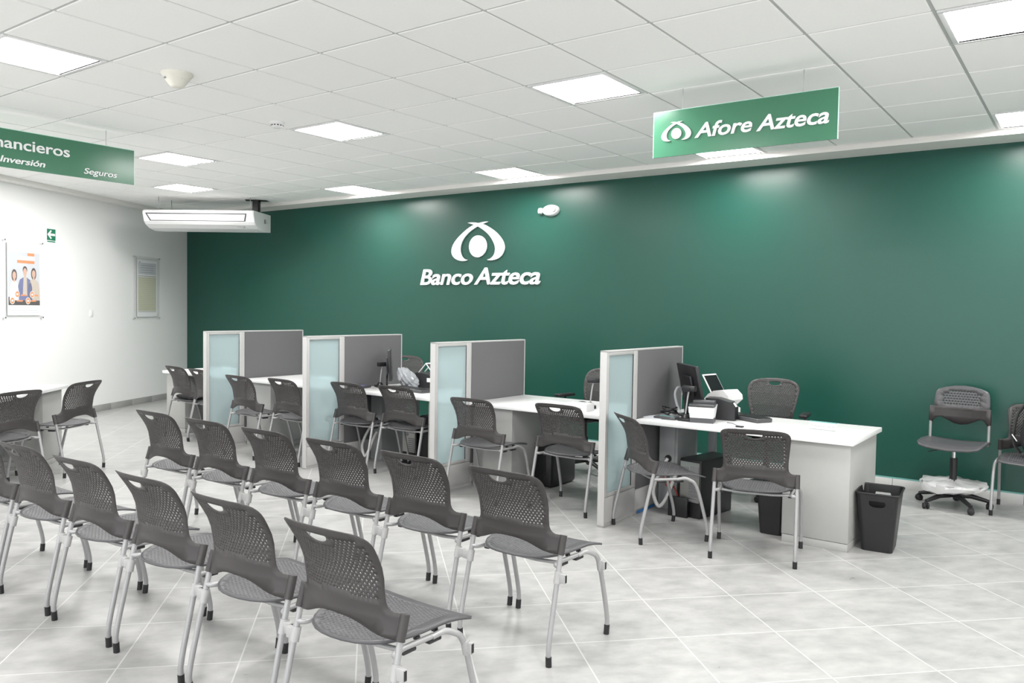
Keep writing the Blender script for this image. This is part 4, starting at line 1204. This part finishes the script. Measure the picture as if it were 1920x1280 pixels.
# ------------------------------------------------------------------ left wall items (wall frame: x right, y up, z out)
def wl(s, z=0.0): return WLM
def frame_sheet(name, label, cat, s0, s1, z0, z1, group=None):
    """clear acrylic sheet on four stand-offs; s measured from the corner"""
    t = thing(name, label, cat, mtx=WLM, group=group)
    xa, xb = -s1, -s0
    for (k, dz_) in (('back_sheet', .018), ('front_sheet', .026)):
        m_ = MB(); m_.box(xa, xb, z0, z1, dz_, dz_+.003); m_.build(k, 'acrylic', t)
    for x in (xa+.012, xb-.012):
        for z in (z0+.012, z1-.012):
            m_ = MB(); m_.lathe([(0, .036), (.010, .036), (.011, .034), (.011, 0)], 14, Matrix.Translation((x, z, 0))); m_.build('standoff', 'chrome', t)
    return t
def disc(mb, x, y, rx, ry, z, th=.0006, n=24):
    mb.prism([(x+rx*math.cos(2*math.pi*k/n), y+ry*math.sin(2*math.pi*k/n)) for k in range(n)], z, z+th)
t = frame_sheet('framed_poster', 'framed poster of three people with orange badges in clear acrylic on the white wall', 'poster', 3.375, 4.02, 1.335, 2.30)
X0, X1 = -3.965, -3.415
ZP = .0218
m_ = MB(); m_.box(X0, X1, 1.375, 2.27, ZP, ZP+.0008); ps = m_.build('poster_sheet', 'paper', t)
m_ = MB(); m_.box(X0+.015, X1-.015, 1.50, 2.155, ZP+.0008, ZP+.0012); m_.build('picture', 'pgrey', ps)
m_ = MB(); m_.box(X0+.015, X1-.015, 1.50, 1.60, ZP+.0012, ZP+.0014); m_.build('dark_base', 'hair', ps)
cxp = (X0+X1)/2
def person(x, zt, w, body, hairlong):
    hh = .052
    m_ = MB(); m_.prism([(x-w, 1.56), (x+w, 1.56), (x+w*.98, zt-.26), (x+w*.72, zt-.17), (x+.02, zt-.135), (x-.02, zt-.135), (x-w*.72, zt-.17), (x-w*.98, zt-.26)], ZP+.0016, ZP+.0020); m_.build('figure_body', body, ps)
    m_ = MB()
    if hairlong: disc(m_, x, zt-.07, .044, .075, ZP+.0021, .0003)
    else: disc(m_, x, zt-.045, .037, .045, ZP+.0021, .0003)
    m_.build('figure_hair', 'hair', ps)
    m_ = MB(); disc(m_, x, zt-.072, .030, .048, ZP+.0025, .0004); m_.box(x-.014, x+.014, zt-.15, zt-.11, ZP+.0022, ZP+.0026); m_.build('figure_face', 'skin', ps)
person(cxp-.165, 1.935, .075, 'paper', True)
person(cxp+.155, 1.965, .105, 'beige', True)
person(cxp+.01, 1.985, .120, 'blue', False)
m_ = MB(); m_.prism([(cxp-.03, 1.62), (cxp+.045, 1.62), (cxp+.04, 1.85), (cxp-.015, 1.85)], ZP+.0022, ZP+.0028); m_.build('shirt', 'beige', ps)
m_ = MB(); m_.box(cxp-.115, cxp+.17, 2.02, 2.055, ZP+.0014, ZP+.002); m_.box(cxp+.055, cxp+.17, 2.115, 2.15, ZP+.0014, ZP+.002)
m_.box(cxp-.06, cxp+.03, 1.615, 1.633, ZP+.003, ZP+.0033); m_.box(cxp-.13, cxp-.03, 1.545, 1.563, ZP+.003, ZP+.0033); m_.box(cxp+.09, cxp+.19, 1.545, 1.563, ZP+.003, ZP+.0033); m_.box(cxp+.16, cxp+.23, 1.615, 1.633, ZP+.003, ZP+.0033)
m_.build('orange_bands', 'orange', ps)
for (dx, z) in ((-.12, 1.635), (.125, 1.635), (-.20, 1.555), (.055, 1.555)):
    m_ = MB(); disc(m_, cxp+dx, z, .038, .043, ZP+.0034, .0004); m_.build('badge_ring', 'paper', ps)
    m_ = MB(); disc(m_, cxp+dx, z, .031, .036, ZP+.0039, .0004); m_.build('badge', 'orange', ps)
    m_ = MB(); m_.box(cxp+dx-.014, cxp+dx+.014, z-.012, z+.012, ZP+.0044, ZP+.0046); m_.build('badge_mark', 'paper', ps)
m_ = MB(); m_.box(cxp-.12, cxp+.17, 2.065, 2.105, ZP+.0014, ZP+.0018); m_.build('headline', 'paper', ps)
m_ = MB()
for k in range(3): m_.box(X0+.04, X1-.05, 1.465-.03*k, 1.472-.03*k, ZP+.001, ZP+.0012)
disc(m_, cxp+.02, 2.20, .007, .009, ZP+.001)
for s in (-1, 1): m_.prism([(cxp+.02+s*.010, 2.188), (cxp+.02+s*.022, 2.198), (cxp+.02+s*.016, 2.213), (cxp+.02+s*.0, 2.220), (cxp+.02+s*.010, 2.210), (cxp+.02+s*.015, 2.199)][::s], ZP+.001, ZP+.0014)
m_.box(cxp-.03, cxp+.07, 2.172, 2.176, ZP+.001, ZP+.0012)
m_.build('small_print', 'pgrey', ps)
t = frame_sheet('framed_notice', 'framed notice with a yellowish table, on the white wall near the corner', 'notice', .83, 1.50, 1.305, 2.265)
X0, X1 = -1.415, -.895
m_ = MB(); m_.box(X0, X1, 1.34, 2.215, ZP, ZP+.0008); ps = m_.build('notice_sheet', 'paper', t)
m_ = MB(); m_.box(X0+.03, X1-.03, 1.99, 2.17, ZP+.0008, ZP+.0012); m_.build('heading_block', 'pgrey', ps)
m_ = MB(); m_.box(X0+.03, X1-.03, 1.43, 1.955, ZP+.0008, ZP+.0012); m_.build('table_block', 'yellowpaper', ps)
m_ = MB()
for k in range(18): m_.box(X0+.035, X1-.035, 1.445+.0285*k, 1.4475+.0285*k, ZP+.0012, ZP+.0014)
m_.box(X0+.03, X1-.03, 1.963, 1.972, ZP+.0012, ZP+.0015); m_.box(X0+.03, X1-.03, 1.415, 1.422, ZP+.0012, ZP+.0015)
disc(m_, X0+.07, 2.18, .012, .012, ZP+.0012)
for k in range(4): m_.box(X0+.08+.02*(k % 2), X1-.09, 2.02+.035*k, 2.026+.035*k, ZP+.0012, ZP+.0014)
m_.build('ruled_lines', 'ink', ps)
t = thing('exit_arrow_sign', 'small green sign with a white arrow pointing left high on the white wall', 'sign', mtx=WLM)
m_ = MB(); m_.box(-3.285, -3.110, 2.315, 2.500, .0, .004, bev=.001); so = m_.build('sign_plate', 'letter', t)
m_ = MB(); m_.box(-3.275, -3.120, 2.345, 2.492, .004, .0045); m_.build('green_field', 'exit_green', so)
m_ = MB(); m_.prism([(-3.268, 2.420), (-3.205, 2.360), (-3.190, 2.375), (-3.215, 2.405), (-3.128, 2.405), (-3.128, 2.435), (-3.215, 2.435), (-3.190, 2.465), (-3.205, 2.480)], .0046, .0056); m_.build('arrow', 'letter', so)
m_ = MB(); m_.box(-3.270, -3.125, 2.322, 2.336, .004, .0044); m_.build('caption_bar', 'exit_green', so)
t = thing('wall_switch', 'small white switch plate on the white wall between poster and notice', 'switch', mtx=WLM)
m_ = MB(); m_.box(-2.46, -2.39, 1.345, 1.445, 0, .008, bev=.003); so = m_.build('plate', 'white_plastic', t)
m_ = MB(); m_.box(-2.440, -2.410, 1.365, 1.425, .008, .012, bev=.002); m_.build('rocker', 'white_plastic', so)
# black box on the floor under the left desk
t = MB(); t.box(-5.02, -4.72, -.42, -.12, 0, .34, bev=.02, mtx=None); o = t.build('storage_box', 'black_plastic'); tag(o, 'black box under the white desk on the left, behind the cut off visitor chair', 'box')
